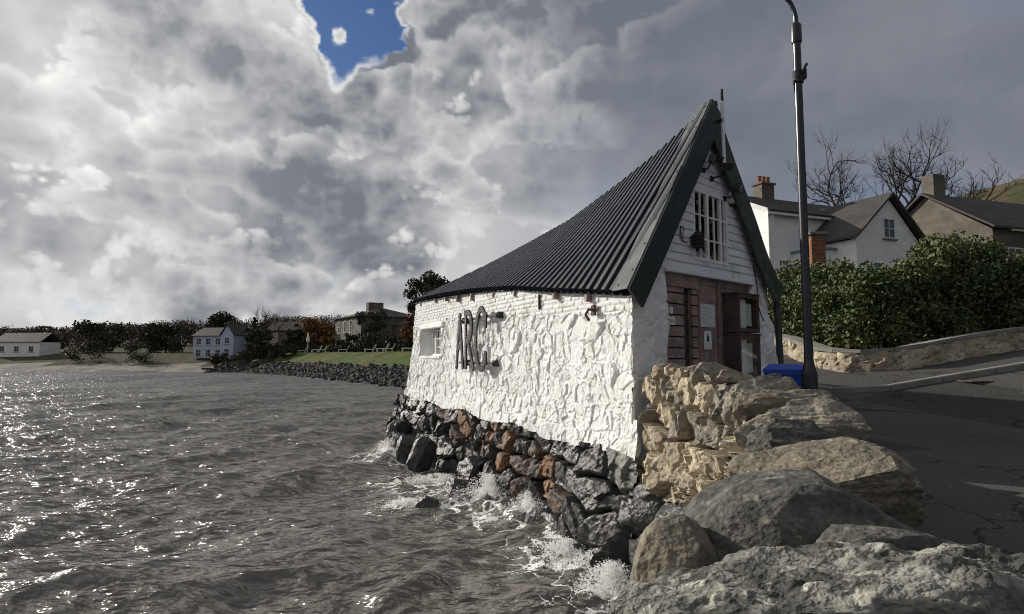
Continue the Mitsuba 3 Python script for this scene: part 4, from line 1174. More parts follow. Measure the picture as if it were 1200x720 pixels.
# ------------------------------------------------------------------ lamp post and blue bin
lamp = thing('lamp_post', 'tall dark street lamp post behind the harbour wall', 'lamp post')
LX, LY = 3.36, 7.0
part(lamp, 'base', tube([(LX, LY, 1.2), (LX, LY, 2.30), (LX, LY, 2.42), (LX, LY, 2.46)], [0.085, 0.085, 0.055, 0.05], 18), 'lamp_paint', smooth=40)
part(lamp, 'shaft', tube([(LX, LY, 2.44), (LX, LY, 6.24)], [0.049, 0.043], 18), 'lamp_paint', smooth=40)
part(lamp, 'collar', tube([(LX, LY, 6.18), (LX, LY, 6.20), (LX, LY, 6.40), (LX, LY, 6.44)], [0.048, 0.06, 0.06, 0.03], 16), 'lamp_paint', smooth=40)
aa = [(LX, LY, 6.40), (LX, LY, 6.50), (LX - 0.015, LY, 6.58), (LX - 0.05, LY, 6.67), (LX - 0.12, LY, 6.77), (LX - 0.26, LY, 6.87), (LX - 0.5, LY, 6.94), (LX - 0.7, LY, 6.96)]
part(lamp, 'arm', tube(aa, 0.026, 12), 'lamp_paint', smooth=40)
part(lamp, 'lantern', tube([(LX - 0.66, LY, 6.96), (LX - 0.75, LY, 6.96), (LX - 1.1, LY, 6.96), (LX - 1.25, LY, 6.95)], [0.04, 0.09, 0.10, 0.03], 12), 'lamp_paint', smooth=40)
part(lamp, 'clamp', cat_([tube([(LX, LY, 5.70), (LX, LY, 5.84)], 0.062, 14), obox((LX + 0.06, LY - 0.02, 5.80), (0.025, 0, 0), (0, 0.03, 0), (0, 0, 0.06), 0.006), tube([(LX + 0.02, LY - 0.07, 5.80), (LX + 0.07, LY - 0.08, 5.90)], 0.016, 8), tube([(LX - 0.06, LY - 0.03, 5.72), (LX - 0.065, LY - 0.04, 5.58)], 0.008, 6)]), 'black_iron', label='clamp with a bolt high on the shaft')

bin_ = thing('wheelie_bin', 'blue plastic wheelie bin behind the harbour wall near the lamp post', 'bin')
BX, BY, BZ = 3.42, 7.75, 1.36
ca, sa = math.cos(-0.4), math.sin(-0.4)


def bpt(x, y, z):
    return V(BX + ca * x - sa * y, BY + sa * x + ca * y, BZ + z)


part(bin_, 'body', hull([bpt(sx * w_, sy * d_, z_) for sx in (-1, 1) for sy in (-1, 1) for w_, d_, z_ in ((0.18, 0.24, 0.06), (0.235, 0.31, 0.92))]), 'blue_plastic')
part(bin_, 'rim', hull([bpt(sx * 0.25, sy * 0.33, z_) for sx in (-1, 1) for sy in (-1, 1) for z_ in (0.922, 0.96)]), 'blue_plastic')
part(bin_, 'lid', hull([bpt(sx * 0.255, sy * 0.34, z_) for sx in (-1, 1) for sy in (-1, 1) for z_ in (0.963, 0.985)] + [bpt(sx * 0.18, sy * 0.24, 1.045) for sx in (-1, 1) for sy in (-1, 1)]), 'blue_plastic', smooth=30)
part(bin_, 'handle', tube([bpt(-0.22, 0.40, 0.98), bpt(0.22, 0.40, 0.98)], 0.016, 8), 'blue_plastic')
for sx in (-1, 1):
    part(bin_, 'wheel', tube([bpt(sx * 0.20, 0.30, 0.10), bpt(sx * 0.25, 0.30, 0.10)], 0.10, 16), 'black_iron')

# ------------------------------------------------------------------ vegetation
def leaves(centres, radii, n, size, rng, flat=0.75):
    """leaf-sized faces through clumps: returns one mesh."""
    w = np.asarray(radii, float) ** 2
    pick = rng.choice(len(centres), n, p=w / w.sum())
    d = rng.normal(size=(n, 3))
    d /= np.linalg.norm(d, axis=1, keepdims=True)
    rr = rng.random(n) ** 0.45
    c = np.asarray(centres)[pick] + d * (np.asarray(radii)[pick] * rr)[:, None] * [1, 1, flat]
    a = rng.normal(size=(n, 3)) + d * 0.4
    a /= np.linalg.norm(a, axis=1, keepdims=True)
    b = np.cross(a, rng.normal(size=(n, 3)))
    b /= np.linalg.norm(b, axis=1, keepdims=True)
    s = size * rng.uniform(0.6, 1.4, (n, 1))
    v = np.stack([c + a * s, c + b * s * 0.55, c - a * s, c - b * s * 0.55], 1).reshape(-1, 3)
    k = np.arange(n)[:, None] * 4
    f = np.concatenate([k + [0, 1, 2], k + [0, 2, 3]])
    return trimesh.Trimesh(v, f, process=False)


def branches(p, d, length, rad, depth, rng, out, spread=0.55, up=0.12, kids=(2, 4)):
    """a limb and its limbs."""
    n = 4
    pts = [np.array(p)]
    dd = np.array(d, float)
    for _ in range(n):
        dd = dd + rng.normal(size=3) * 0.13 + V(0, 0, up * 0.4)
        dd /= np.linalg.norm(dd)
        pts.append(pts[-1] + dd * length / n)
    out.append(tube(pts, np.linspace(rad, rad * 0.55, n + 1), 6 if depth > 2 else 4, caps=False))
    tips = [pts[-1]]
    if depth > 0:
        tips = []
        for _ in range(rng.integers(*kids) + 1):
            k = rng.integers(2, n + 1)
            nd = dd + rng.normal(size=3) * spread + V(0, 0, up)
            nd /= np.linalg.norm(nd)
            tips += branches(pts[k], nd, length * rng.uniform(0.6, 0.85), rad * 0.55, depth - 1, rng, out, spread, up, kids)
    return tips


def gz(x, y):
    return float(ground_z(np.array([x]), np.array([y]))[0])


def tree(name, label, x, y, top, width, mat, n, size, seed, base=None, shape='round', group=None, trunk_r=None, clumps=26, crown_from=0.3, cat='tree'):
    rng = np.random.default_rng(seed)
    z0 = (gz(x, y) if base is None else base) - 0.1
    h = top - z0
    k = thing(name, label, cat, group)
    wood = []
    tr = trunk_r or 0.035 * h
    cs, rs = [], []
    tips = [V(x, y, z0 + h * 0.8)]
    for _ in range(clumps):
        f = rng.random()
        if shape == 'cone':
            zz = crown_from + (1 - crown_from) * f * 0.97
            r = width / 2 * (1 - (zz - crown_from) / (1 - crown_from)) ** 0.9 + 0.1 * width * (1 - f)
        else:
            zz = crown_from + (1 - crown_from) * f * 0.86
            r = width / 2 * math.sqrt(max(0.05, 1 - ((zz - crown_from) / (1 - crown_from) * 1.75 - 0.75) ** 2)) * 0.85
        a = rng.uniform(0, 6.28)
        q = r * rng.random() ** 0.5
        cs.append([x + q * math.cos(a), y + q * math.sin(a), z0 + zz * h])
        rs.append(width * rng.uniform(0.10, 0.19) * (0.7 if shape == 'cone' else 1))
    if shape != 'shrub':
        wood.append(tube([(x, y, z0), (x + 0.02 * h * rng.normal(), y, z0 + h * 0.35), (x + 0.03 * h * rng.normal(), y, z0 + h * (0.92 if shape == 'cone' else 0.7))], [tr, tr * 0.75, tr * 0.25], 8))
        for c_ in cs[::2]:
            zb = z0 + h * rng.uniform(0.25, 0.55)
            wood.append(tube([(x, y, zb), ((x + c_[0]) / 2, (y + c_[1]) / 2, (zb + c_[2]) / 2 + 0.03 * h), c_], [tr * 0.4, tr * 0.28, tr * 0.1], 5, caps=False))
        part(k, 'trunk', cat_(wood), 'bark')
        part(k, 'crown', leaves(cs, rs, n, size, rng), mat)
    else:
        scene[k] = mikit.ply(leaves(cs, rs, n, size, rng), mat)
    return k


def bare_tree(label, x, y, top, seed, depth=5, spread=0.55, r=None, base=None, kids=(2, 4), name='bare_tree', up=0.12):
    rng = np.random.default_rng(seed)
    z0 = (gz(x, y) if base is None else base) - 0.1
    h = top - z0
    k = thing(name, label, 'tree')
    out = []
    r = r or 0.02 * h
    branches((x, y, z0), (0, 0, 1), h * 0.36, r, depth, rng, out, spread, up, kids)
    m = cat_(out)
    sc = h / (m.vertices[:, 2].max() - z0)
    v = np.array(m.vertices)
    v[:, 2] = z0 + (v[:, 2] - z0) * sc
    part(k, 'trunk', out[0].copy() if False else trimesh.Trimesh(v[:len(out[0].vertices)], out[0].faces, process=False), 'bark')
    n0, f0 = len(out[0].vertices), len(out[0].faces)
    part(k, 'branches', trimesh.Trimesh(v[n0:], np.array(m.faces)[f0:] - n0, process=False), 'bark')


tree('dome_tree', 'dark domed evergreen tree rising behind the far end of the boathouse', -6.0, 45, 8.75, 4.2, 'foliage_dark', 5200, 0.13, 1, base=2.6, crown_from=0.42, clumps=34)
tree('autumn_tree', 'rust orange tree low beside the boathouse far corner', -7.0, 48, 6.0, 3.2, 'foliage_orange', 2600, 0.14, 2, base=2.6)
tree('autumn_tree', 'wide orange beech tree left of the stone villa', -34.9, 110.7, 9.4, 6.7, 'foliage_orange', 4200, 0.24, 3, crown_from=0.15)
tree('autumn_tree', 'orange tree nearest the stone villa gable', -32.0, 109.1, 8.3, 3.2, 'foliage_orange', 2000, 0.22, 4, crown_from=0.15)
tree('autumn_tree', 'brown leafed tree left of the wide orange beech', -39.1, 113.7, 8.8, 4.6, 'foliage_brown', 2600, 0.24, 5, crown_from=0.15)
tree('dark_tree', 'dark rounded tree between the beige house and the parasol', -37.4, 106.3, 7.4, 4.0, 'foliage_dark', 2600, 0.2, 6, crown_from=0.1)
tree('cedar_tree', 'spreading dark cedar above the pale blue house', -60.9, 130.2, 11.6, 8.5, 'foliage_dark', 4200, 0.28, 7, crown_from=0.3)
tree('conifer', 'small pointed conifer beside the bare tree', -46.2, 110.5, 9.7, 2.6, 'foliage_dark', 1600, 0.22, 8, shape='cone', crown_from=0.1)
tree('leafy_tree', 'olive green tree at the foot of the bare tree', -42.1, 103.0, 7.6, 5.2, 'foliage_olive', 3600, 0.2, 9, crown_from=0.1)
bare_tree('tall thin bare tree on the far shore', -42.9, 105.1, 11.9, 12, depth=5, spread=0.42, r=0.2, kids=(2, 4))
bare_tree('bare tree top just showing over the boathouse roof', 10.7, 58, 20.6, 13, depth=5, spread=0.7, r=0.35)
bare_tree('large bare tree behind the white houses', 27.0, 47, 21.0, 14, depth=6, spread=0.56, r=0.35, kids=(2, 4))
bare_tree('bare tree farther right on the hillside road', 37.0, 52, 20.5, 15, depth=5, spread=0.62, r=0.3)
for i, (x, y, top, w, lab) in enumerate(((27.0, 17.5, 14.5, 9.0, 'tall dark evergreen beside the uphill road, nearest the stone house'), (31.0, 12.0, 15.5, 10.0, 'tall dark evergreen beside the uphill road, middle of three'), (33.5, 5.0, 15.0, 10.0, 'tall dark evergreen beside the uphill road, farthest right'))):
    tree('evergreen_tree', lab, x, y, top + 2, w, 'foliage_dark', 9000, 0.22, 400 + i, crown_from=0.08, clumps=60)
for i, (x, y, top, w, mt, lab) in enumerate((
        (-20.4, 88.1, 6.2, 4.4, 'foliage_dark', 'dark clipped bush in front of the ivy covered villa wall'), (-24.1, 92.7, 6.1, 3.2, 'foliage_olive', 'olive bush below the left windows of the villa'), (-15.6, 81.5, 5.6, 2.8, 'foliage_dark', 'tall dark bush right of the ivy wall'),
        (-13.4, 78.3, 6.0, 2.5, 'foliage_olive', 'olive bush behind the right hand loungers'), (-12.2, 77.9, 5.8, 2.2, 'foliage_dark', 'dark bush near the boathouse far corner on the lawn'), (-26.4, 95.5, 5.1, 2.4, 'foliage_dark', 'small dark bush left of the villa corner'),
        (-36.1, 99.4, 4.5, 3.4, 'foliage_olive', 'low olive bush left of the lawn'), (-39.1, 101.5, 5.0, 3.4, 'foliage_dark', 'dark bush at the head of the rock bank'), (-43.9, 101.5, 3.4, 4.4, 'foliage_olive', 'grey olive scrub above the beach'),
        (-50.5, 107, 3.0, 4.0, 'foliage_olive', 'low scrub in front of the pale blue house'), (-68.0, 112, 5.4, 6.0, 'foliage_dark', 'dark bush left of the pale blue house'), (-80.0, 116, 5.8, 7.0, 'foliage_olive', 'olive thicket left along the far shore'))):
    tree('bush', lab, x, y, top, w, mt, 1500, 0.17, 200 + i, shape='shrub', crown_from=0.05, clumps=20, cat='bush')
for i, (x, y, top, w, lab) in enumerate(((-53, 128, 9.6, 8, 'dark tree close right of the cedar'), (-47.5, 122, 8.6, 7, 'dark tree between the cedar and the conifer'), (-74, 132, 9.4, 11, 'dark tree left of the cedar'), (-90, 136, 10.5, 12, 'broad dark tree far left on the shore'), (-108, 140, 9.2, 13, 'farthest left dark tree on the shore'))):
    tree('shore_tree', lab, x, y, top, w, 'foliage_dark' if i % 2 else 'foliage_olive', 2200, 0.36, 300 + i, crown_from=0.12)


def woodland():
    rng = np.random.default_rng(77)
    n = 3200
    x, y, r = rng.uniform(-420, 200, n), rng.uniform(165, 390, n), rng.uniform(2.0, 4.2, n)
    C = np.stack([x, y, ground_z(x, y) + r * 0.6], -1)
    return leaves(C, r, 260000, 0.36, rng)


solo('woodland', woodland(), 'foliage_brown', 'brown autumn woodland covering the far hillside', 'woodland', kind='stuff')


def shingle():
    """stones of the rock bank on the far shore."""
    rng = np.random.default_rng(55)
    base = trimesh.creation.icosphere(1)
    bv, bf = np.array(base.vertices), np.array(base.faces)
    vs, fs, n = [], [], 0
    for seg in range(15, len(COAST) - 1):
        p0, p1 = COAST[seg], COAST[seg + 1]
        L = np.linalg.norm(p1 - p0)
        if p0[1] < 22 or p0[0] < -46:
            continue
        d = (p1 - p0) / L
        nn = V(d[1], -d[0])
        for _ in range(int(L * 46)):
            q = rng.uniform(-0.6, 3.1) if rng.random() < 0.95 else rng.uniform(3.0, 3.9)
            pp = p0 + d * rng.uniform(0, L) + nn * q
            zz = max(1.15 * q / 3.0, -0.1) - 0.05
            r = rng.uniform(0.16, 0.42) * (1.0 if q < 4 else 0.7)
            v = bv + rng.normal(size=bv.shape) * 0.14
            v = v * r * rng.uniform(0.6, 1.3, 3) @ trimesh.transformations.random_rotation_matrix(rng.random(3))[:3, :3]
            vs.append(v + [pp[0], pp[1], zz])
            fs.append(bf + n)
            n += len(bv)
    return trimesh.Trimesh(np.vstack(vs), np.vstack(fs), process=False)


solo('rock_bank', shingle(), 'shore_stone', 'bank of dark loose rocks along the far shore', 'rocks', kind='stuff')


class Path:
    """a line on the ground: at(u) -> point, and the unit vector to its left."""

    def __init__(self, pts):
        self.p = np.asarray(pts, float)
        self.d = np.concatenate([[0], np.cumsum(np.linalg.norm(np.diff(self.p, axis=0), axis=1))])
        self.length = self.d[-1]

    def at(self, s):
        p = V(np.interp(s, self.d, self.p[:, 0]), np.interp(s, self.d, self.p[:, 1]))
        i = min(max(int(np.searchsorted(self.d, s)) - 1, 0), len(self.p) - 2)
        t = (self.p[i + 1] - self.p[i]) / np.linalg.norm(self.p[i + 1] - self.p[i])
        return p, V(-t[1], t[0])


HEDGE = Path([(7.9, 20.0), (7.55, 14.2), (7.7, 13.6), (8.3, 13.3), (21, 12.8)])
LOWWALL = Path([(7.25, 20.0), (6.9, 14.0), (7.1, 13.1), (7.9, 12.6), (21, 12.1)])
KERB = Path([(5.9, 22.0), (5.7, 13.0), (5.9, 11.9), (6.8, 11.3), (21, 10.8)])


def hedge():
    rng = np.random.default_rng(66)
    k = thing('ivy_hedge', 'tall leafy ivy covered bank behind the lamp post', 'hedge')
    cs, rs = [], []

    def top(s):
        return 1.62 + 0.25 * math.sin(s * 0.9) + 0.2 * math.sin(s * 2.3)
    for _ in range(760):
        s_ = rng.random() * HEDGE.length
        p, n = HEDGE.at(s_)
        zz = rng.random() ** 0.8 * top(s_)
        q = p + n * (rng.uniform(-0.2, 0.9) + 0.30 * zz)
        cs.append([q[0], q[1], gz(*p) + 0.32 + zz])
        rs.append(rng.uniform(0.28, 0.5))
    part(k, 'leaves', leaves(cs, rs, 170000, 0.048, rng, 0.9), 'foliage_green')
    rows = []
    for s_ in np.linspace(0, HEDGE.length, 100):
        p, n = HEDGE.at(s_)
        rows.append([V(*(p + n * (0.55 + 0.55 * v_ ** 2 + 0.5 * (meshkit.fbm(V(s_ * 1.3, v_ * 2.5, 3), 3, 4) - 0.5))), gz(*p) + 0.1 + v_ * (top(s_) - 0.1)) for v_ in np.linspace(0, 1, 14)])
    part(k, 'earth_bank', strip_mesh(np.array(rows)), 'earth', smooth=True)
    part(k, 'stems', cat_([tube([(c[0] + 0.1, c[1] + 0.3, gz(c[0], c[1])), (c[0] + 0.1, c[1] + 0.2, c[2])], 0.025, 4) for c in cs[::7]]), 'bark')


hedge()

# ------------------------------------------------------------------ buildings and small things on the land
def house_box(o, d, w, l, z0, z1):
    """walls of a block: o corner, d heading along the front, w wide, l deep (left normal)."""
    n = V(-d[1], d[0])
    c = o + d * w / 2 + n * l / 2
    return obox(V(*c, (z0 + z1) / 2), V(*d, 0) * w / 2, V(*n, 0) * l / 2, V(0, 0, (z1 - z0) / 2))


def wall_window(parent, o, d, u, z, w, h, panes=(2, 3), frame='white_paint', out=0.05, lab=None):
    """window on a wall that runs from o along d; its outward side is right of d."""
    n = V(d[1], -d[0])

    def bx(u0, u1, z0, z1, o0, o1):
        c = o + d * (u0 + u1) / 2 + n * (o0 + o1) / 2
        return obox(V(*c, (z0 + z1) / 2), V(*d, 0) * (u1 - u0) / 2, V(*n, 0) * (o1 - o0) / 2, V(0, 0, (z1 - z0) / 2))
    b = 0.06
    fr = [bx(u, u + b, z, z + h, -0.02, out), bx(u + w - b, u + w, z, z + h, -0.02, out), bx(u + b, u + w - b, z, z + b, -0.02, out), bx(u + b, u + w - b, z + h - b, z + h, -0.02, out)]
    for i in range(1, panes[0]):
        fr.append(bx(u + w * i / panes[0] - 0.015, u + w * i / panes[0] + 0.015, z + b, z + h - b, -0.015, out - 0.01))
    for i in range(1, panes[1]):
        fr.append(bx(u + b, u + w - b, z + h * i / panes[1] - 0.015, z + h * i / panes[1] + 0.015, -0.012, out - 0.013))
    k = part(parent, 'window', cat_(fr), frame, label=lab)
    part(k, 'sill', bx(u - 0.06, u + w + 0.06, z - 0.08, z - 0.002, -0.02, out + 0.06), 'concrete')
    part(k, 'pane', bx(u + b, u + w - b, z + b, z + h - b, 0.003, 0.015), 'dark_glass')
    return k


def gable_roof(o, d, w, l, z1, zr, over=0.3, thick=0.12, along_d=True):
    n = V(-d[1], d[0])
    ms = []
    if along_d:
        lines = [(o - d * over - n * over, o + d * (w + over) - n * over, z1 - 0.1), (o - d * over + n * l / 2, o + d * (w + over) + n * l / 2, zr), (o - d * over + n * (l + over), o + d * (w + over) + n * (l + over), z1 - 0.1)]
    else:
        lines = [(o - n * over - d * over, o + n * (l + over) - d * over, z1 - 0.1), (o - n * over + d * w / 2, o + n * (l + over) + d * w / 2, zr), (o - n * over + d * (w + over), o + n * (l + over) + d * (w + over), z1 - 0.1)]
    for a, b in ((lines[0], lines[1]), (lines[1], lines[2])):
        pts = [V(*a[0], a[2]), V(*a[1], a[2]), V(*b[0], b[2]), V(*b[1], b[2])]
        ms.append(hull(pts + [p + V(0, 0, thick) for p in pts]))
    return ms


# white house behind the boathouse
wh = thing('white_house', 'white house with a brown roof and a chimney right of the boathouse gable', 'house')
HO, HD = V(12.66, 30.0), V(0.93, 0.37)
HD /= np.linalg.norm(HD)
HN = V(-HD[1], HD[0])
HW, HL, HZ0, HZ1, HZR = 8.0, 6.0, 3.0, 9.6, 11.2
part(wh, 'wall', house_box(HO, HD, HW, HL, HZ0, HZ1), 'white_paint')
part(wh, 'gable', hull([V(*HO, HZ1), V(*(HO + HN * HL), HZ1), V(*(HO + HN * HL / 2), HZR - 0.1), V(*(HO + HD * 0.3), HZ1), V(*(HO + HN * HL + HD * 0.3), HZ1), V(*(HO + HN * HL / 2 + HD * 0.3), HZR - 0.1)]), 'white_paint')
rf = part(wh, 'roof', cat_(gable_roof(HO, HD, HW, HL, HZ1 + 0.1, HZR, 0.25)), 'brown_roof')
part(wh, 'fascia', cat_([obox(V(*(HO + HD * HW / 2 - HN * 0.27), HZ1 - 0.02), V(*HD, 0) * (HW / 2 + 0.2), V(*HN, 0) * 0.03, V(0, 0, 0.10)), hull([V(*(HO - HD * 0.27 - HN * 0.3), HZ1 - 0.12), V(*(HO - HD * 0.27 - HN * 0.3), HZ1 + 0.14), V(*(HO - HD * 0.27 + HN * HL / 2), HZR - 0.2), V(*(HO - HD * 0.27 + HN * HL / 2), HZR + 0.1), V(*(HO - HD * 0.33 - HN * 0.3), HZ1 + 0.12), V(*(HO - HD * 0.33 + HN * HL / 2), HZR + 0.08)])]), 'white_paint')
cc = HO + HD * 2.7 + HN * HL / 2
ch = part(rf, 'chimney', cat_([obox(V(*cc, HZR + 0.2), V(*HD, 0) * 0.44, V(*HN, 0) * 0.32, V(0, 0, 0.62)), obox(V(*cc, HZR + 0.86), V(*HD, 0) * 0.52, V(*HN, 0) * 0.40, V(0, 0, 0.05))]), 'house_stone')
for i in (-1, 0, 1):
    pc = cc + HD * 0.3 * i
    part(rf, 'chimney_pot', tube([(pc[0], pc[1], HZR + 0.91), (pc[0], pc[1], HZR + 1.26), (pc[0], pc[1], HZR + 1.31)], [0.13, 0.11, 0.13], 10), 'terracotta')
wall_window(wh, HO, HD, 0.55, 6.35, 0.62, 0.95, (3, 3))
wall_window(wh, HO, HD, 4.6, 7.4, 0.9, 1.3, (2, 3))
wall_window(wh, HO + HN * HL, -HN, HL - 2.3, 7.9, 0.8, 1.3, (3, 4))
wall_window(wh, HO + HN * HL, -HN, HL - 2.3, 5.6, 0.8, 1.3, (3, 4))
part(wh, 'downpipe', tube([V(*(HO + HD * 0.25 - HN * 0.06), HZ1), V(*(HO + HD * 0.25 - HN * 0.06), 3.2)], 0.045, 8), 'white_board')
part(wh, 'gutter', tube([V(*(HO - HD * 0.2 - HN * 0.32), HZ1 + 0.06), V(*(HO + HD * (HW + 0.2) - HN * 0.32), HZ1 + 0.06)], 0.06, 8), 'dark_paint')
part(wh, 'lean_to', house_box(HO + HD * 1.45 - HN * 1.6, HD, 3.2, 1.6, 3.0, 7.6), 'white_paint')
part(wh, 'lean_to_roof', obox(V(*(HO + HD * 3.05 - HN * 0.8), 7.66), V(*HD, 0) * 1.7, V(*HN, 0) * 0.9, V(0, 0, 0.06)), bsdf('lead', (0.16, 0.18, 0.24), 0.5, 0.4))

wh2 = thing('white_house', 'second white house with a steep street gable right of the lamp post', 'house')
O2, D2 = V(16.1, 28.5), V(0.90, 0.43)
D2 /= np.linalg.norm(D2)
part(wh2, 'wall', house_box(O2, D2, 5.0, 7.0, 3.0, 8.0), 'white_paint')
N2 = V(-D2[1], D2[0])
part(wh2, 'gable', hull([V(*(O2 + D2 * a), z_) + V(*N2, 0) * b for a, z_ in ((0, 8.0), (5.0, 8.0), (2.5, 10.2)) for b in (0, 0.3)]), 'white_paint')
part(wh2, 'roof', cat_(gable_roof(O2, D2, 5.0, 7.0, 8.1, 10.35, 0.3, along_d=False)), 'slate')
wall_window(wh2, O2, D2, 0.9, 5.6, 1.0, 1.4, (2, 3))
wall_window(wh2, O2, D2, 3.1, 5.6, 1.0, 1.4, (2, 3))
wall_window(wh2, O2, D2, 2.0, 8.2, 0.9, 1.0, (2, 2))
wh3 = thing('stone_house', 'grey stone house farther right along the road', 'house')
O3, D3 = V(24.5, 31.0), V(0.95, 0.31)
D3 /= np.linalg.norm(D3)
part(wh3, 'wall', house_box(O3, D3, 9.0, 7.0, 3.0, 9.0), 'house_stone')
rf3 = part(wh3, 'roof', cat_(gable_roof(O3, D3, 9.0, 7.0, 9.1, 11.6, 0.3)), 'slate')
part(wh3, 'gable', hull([V(*O3, 9), V(*(O3 + V(-D3[1], D3[0]) * 7), 9), V(*(O3 + V(-D3[1], D3[0]) * 3.5), 11.5), V(*(O3 + D3 * 0.3), 9), V(*(O3 + D3 * 0.3 + V(-D3[1], D3[0]) * 7), 9), V(*(O3 + D3 * 0.3 + V(-D3[1], D3[0]) * 3.5), 11.5)]), 'house_stone')
cc3 = O3 + D3 * 0.7 + V(-D3[1], D3[0]) * 3.5
part(rf3, 'chimney', obox(V(*cc3, 12.0), V(*D3, 0) * 0.45, V(-D3[1] * 0.35, D3[0] * 0.35, 0), V(0, 0, 0.8)), 'house_stone')
for u in (1.0, 3.9, 6.8):
    wall_window(wh3, O3, D3, u, 6.6, 1.1, 1.5, (2, 3))
    wall_window(wh3, O3, D3, u, 3.9, 1.1, 1.5, (2, 3))

pier = thing('gate_pier', 'square orange brick gate pier above the ivy hedge', 'gate pier')
for i in range(22):
    zz = 4.6 + i * 0.085
    for j in (0, 1):
        part(pier, 'brick', obox((9.95 + (0.23 * j - 0.115 if i % 2 == 0 else 0), 20.0 + (0 if i % 2 == 0 else 0.23 * j - 0.115), zz), (0.112 if i % 2 == 0 else 0.228, 0, 0), (0, 0.228 if i % 2 == 0 else 0.112, 0), (0, 0, 0.038), 0.006), 'brick')
part(pier, 'cap', obox((9.95, 20.0, 4.6 + 22 * 0.085 + 0.02), (0.30, 0, 0), (0, 0.30, 0), (0, 0, 0.05), 0.015), 'concrete')

low = thing('low_stone_wall', 'low pinkish stone wall at the foot of the ivy hedge', 'wall')
rng = np.random.default_rng(91)
LL = LOWWALL.length
lsd = rubble_seeds(0, LL, 0, 0.5, 0.36, 0.2, rng)


def low_surf(u, z, out=0.0):
    pn = [LOWWALL.at(s_) for s_ in np.ravel(u)]
    p = np.array([a_ for a_, _ in pn]).reshape(np.shape(u) + (2,))
    n = np.array([b_ for _, b_ in pn]).reshape(np.shape(u) + (2,))
    x, y = p[..., 0] - n[..., 0] * out, p[..., 1] - n[..., 1] * out
    return np.stack([x, y, ground_near(p[..., 0], p[..., 1]) - 0.06 + z], -1)


for k, m in panel(low_surf, 0, LL, 0, 0.46, 0.05, lsd, rng, H=(0.02, 0.06), r=0.04, gap=0.04, tilt=0.1, nz=0.01, seed=71, ay=1.5).items():
    part(low, 'stone', m, SAND[0] if rng.random() < 0.6 else SAND[1], smooth=35)
lv = np.linspace(0, LL, 36)
for a, b in zip(lv[:-1], lv[1:]):
    q = [low_surf(np.float64(s_), np.float64(z_), o_) for s_ in (a + 0.008, b - 0.008) for z_ in (0.45, 0.52) for o_ in (0.07, -0.34)]
    part(low, 'coping', hull(q), 'concrete')
kerb = thing('kerb', 'pale kerb along the uphill road', 'kerb')
kv = np.linspace(0, KERB.length, 28)
for a, b in zip(kv[:-1], kv[1:]):
    q = []
    for s_ in (a + 0.006, b - 0.006):
        p, n = KERB.at(s_)
        q += [V(*(p + n * o_), float(ground_near(*p)) + h_) for o_, h_ in ((0, -0.05), (0.0, 0.09), (0.02, 0.11), (0.14, 0.11), (0.14, -0.05))]
    part(kerb, 'kerb_stone', hull(q), 'concrete')
drain = thing('drain_cover', 'iron drain grating in the road beside the kerb', 'drain cover')
dp, dn = KERB.at(12.6)
for i in range(7):
    part(drain, 'bar', obox(V(*(dp - dn * 0.28), 0) + V(0.055 * i - 0.165, 0, float(ground_near(*(dp - dn * 0.28))) + 0.012), (0.016, 0, 0), (0, 0.19, 0), (0, 0, 0.012)), 'rust')

# far shore buildings
villa = thing('stone_villa', 'dark stone villa with a slate roof and an ivy covered gable on the far lawn', 'house')
VO, VD = V(-30.6, 106.7), V(0.547, -0.837)
VD /= np.linalg.norm(VD)
VN = V(-VD[1], VD[0])
part(villa, 'wall', house_box(VO, VD, 13.0, 10.0, 2.5, 8.9), 'house_stone')
rv = part(villa, 'roof', hull([V(*(VO + VD * a + VN * b), z_) for a, b, z_ in ((-0.5, -0.5, 8.85), (13.5, -0.5, 8.85), (-0.5, 10.5, 8.85), (13.5, 10.5, 8.85), (5.0, 5.0, 10.6), (8.5, 5.0, 10.6))]), 'slate')
part(rv, 'chimney', obox(V(*(VO + VD * 7.6 + VN * 4.2), 10.7), V(*VD, 0) * 0.6, V(*VN, 0) * 1.3, V(0, 0, 0.75)), 'house_stone')
for u in (1.6, 4.6, 7.8):
    wall_window(villa, VO, VD, u, 6.4, 1.1, 2.0, (2, 2), out=0.06)
rng = np.random.default_rng(3)
iv = [(VO + VD * rng.uniform(11.5, 13.3) + VN * rng.uniform(-0.3, 4.4)) for _ in range(60)]
part(villa, 'ivy', leaves([[p[0], p[1], rng.uniform(3.2, 9.4)] for p in iv], [0.8] * 60, 7000, 0.16, rng), 'foliage_dark', label='dark ivy over the gable')
part(villa, 'wing', house_box(VO + VD * 12.8 + VN * 5.5, VD, 3.0, 4.0, 2.5, 7.4), 'house_stone')
part(villa, 'wing_roof', hull([V(*(VO + VD * a + VN * b), z_) for a, b, z_ in ((12.6, 5.2, 7.4), (16.1, 5.2, 7.4), (12.6, 9.8, 7.4), (16.1, 9.8, 7.4), (12.8, 7.5, 8.6), (15.0, 7.5, 8.6))]), 'slate')

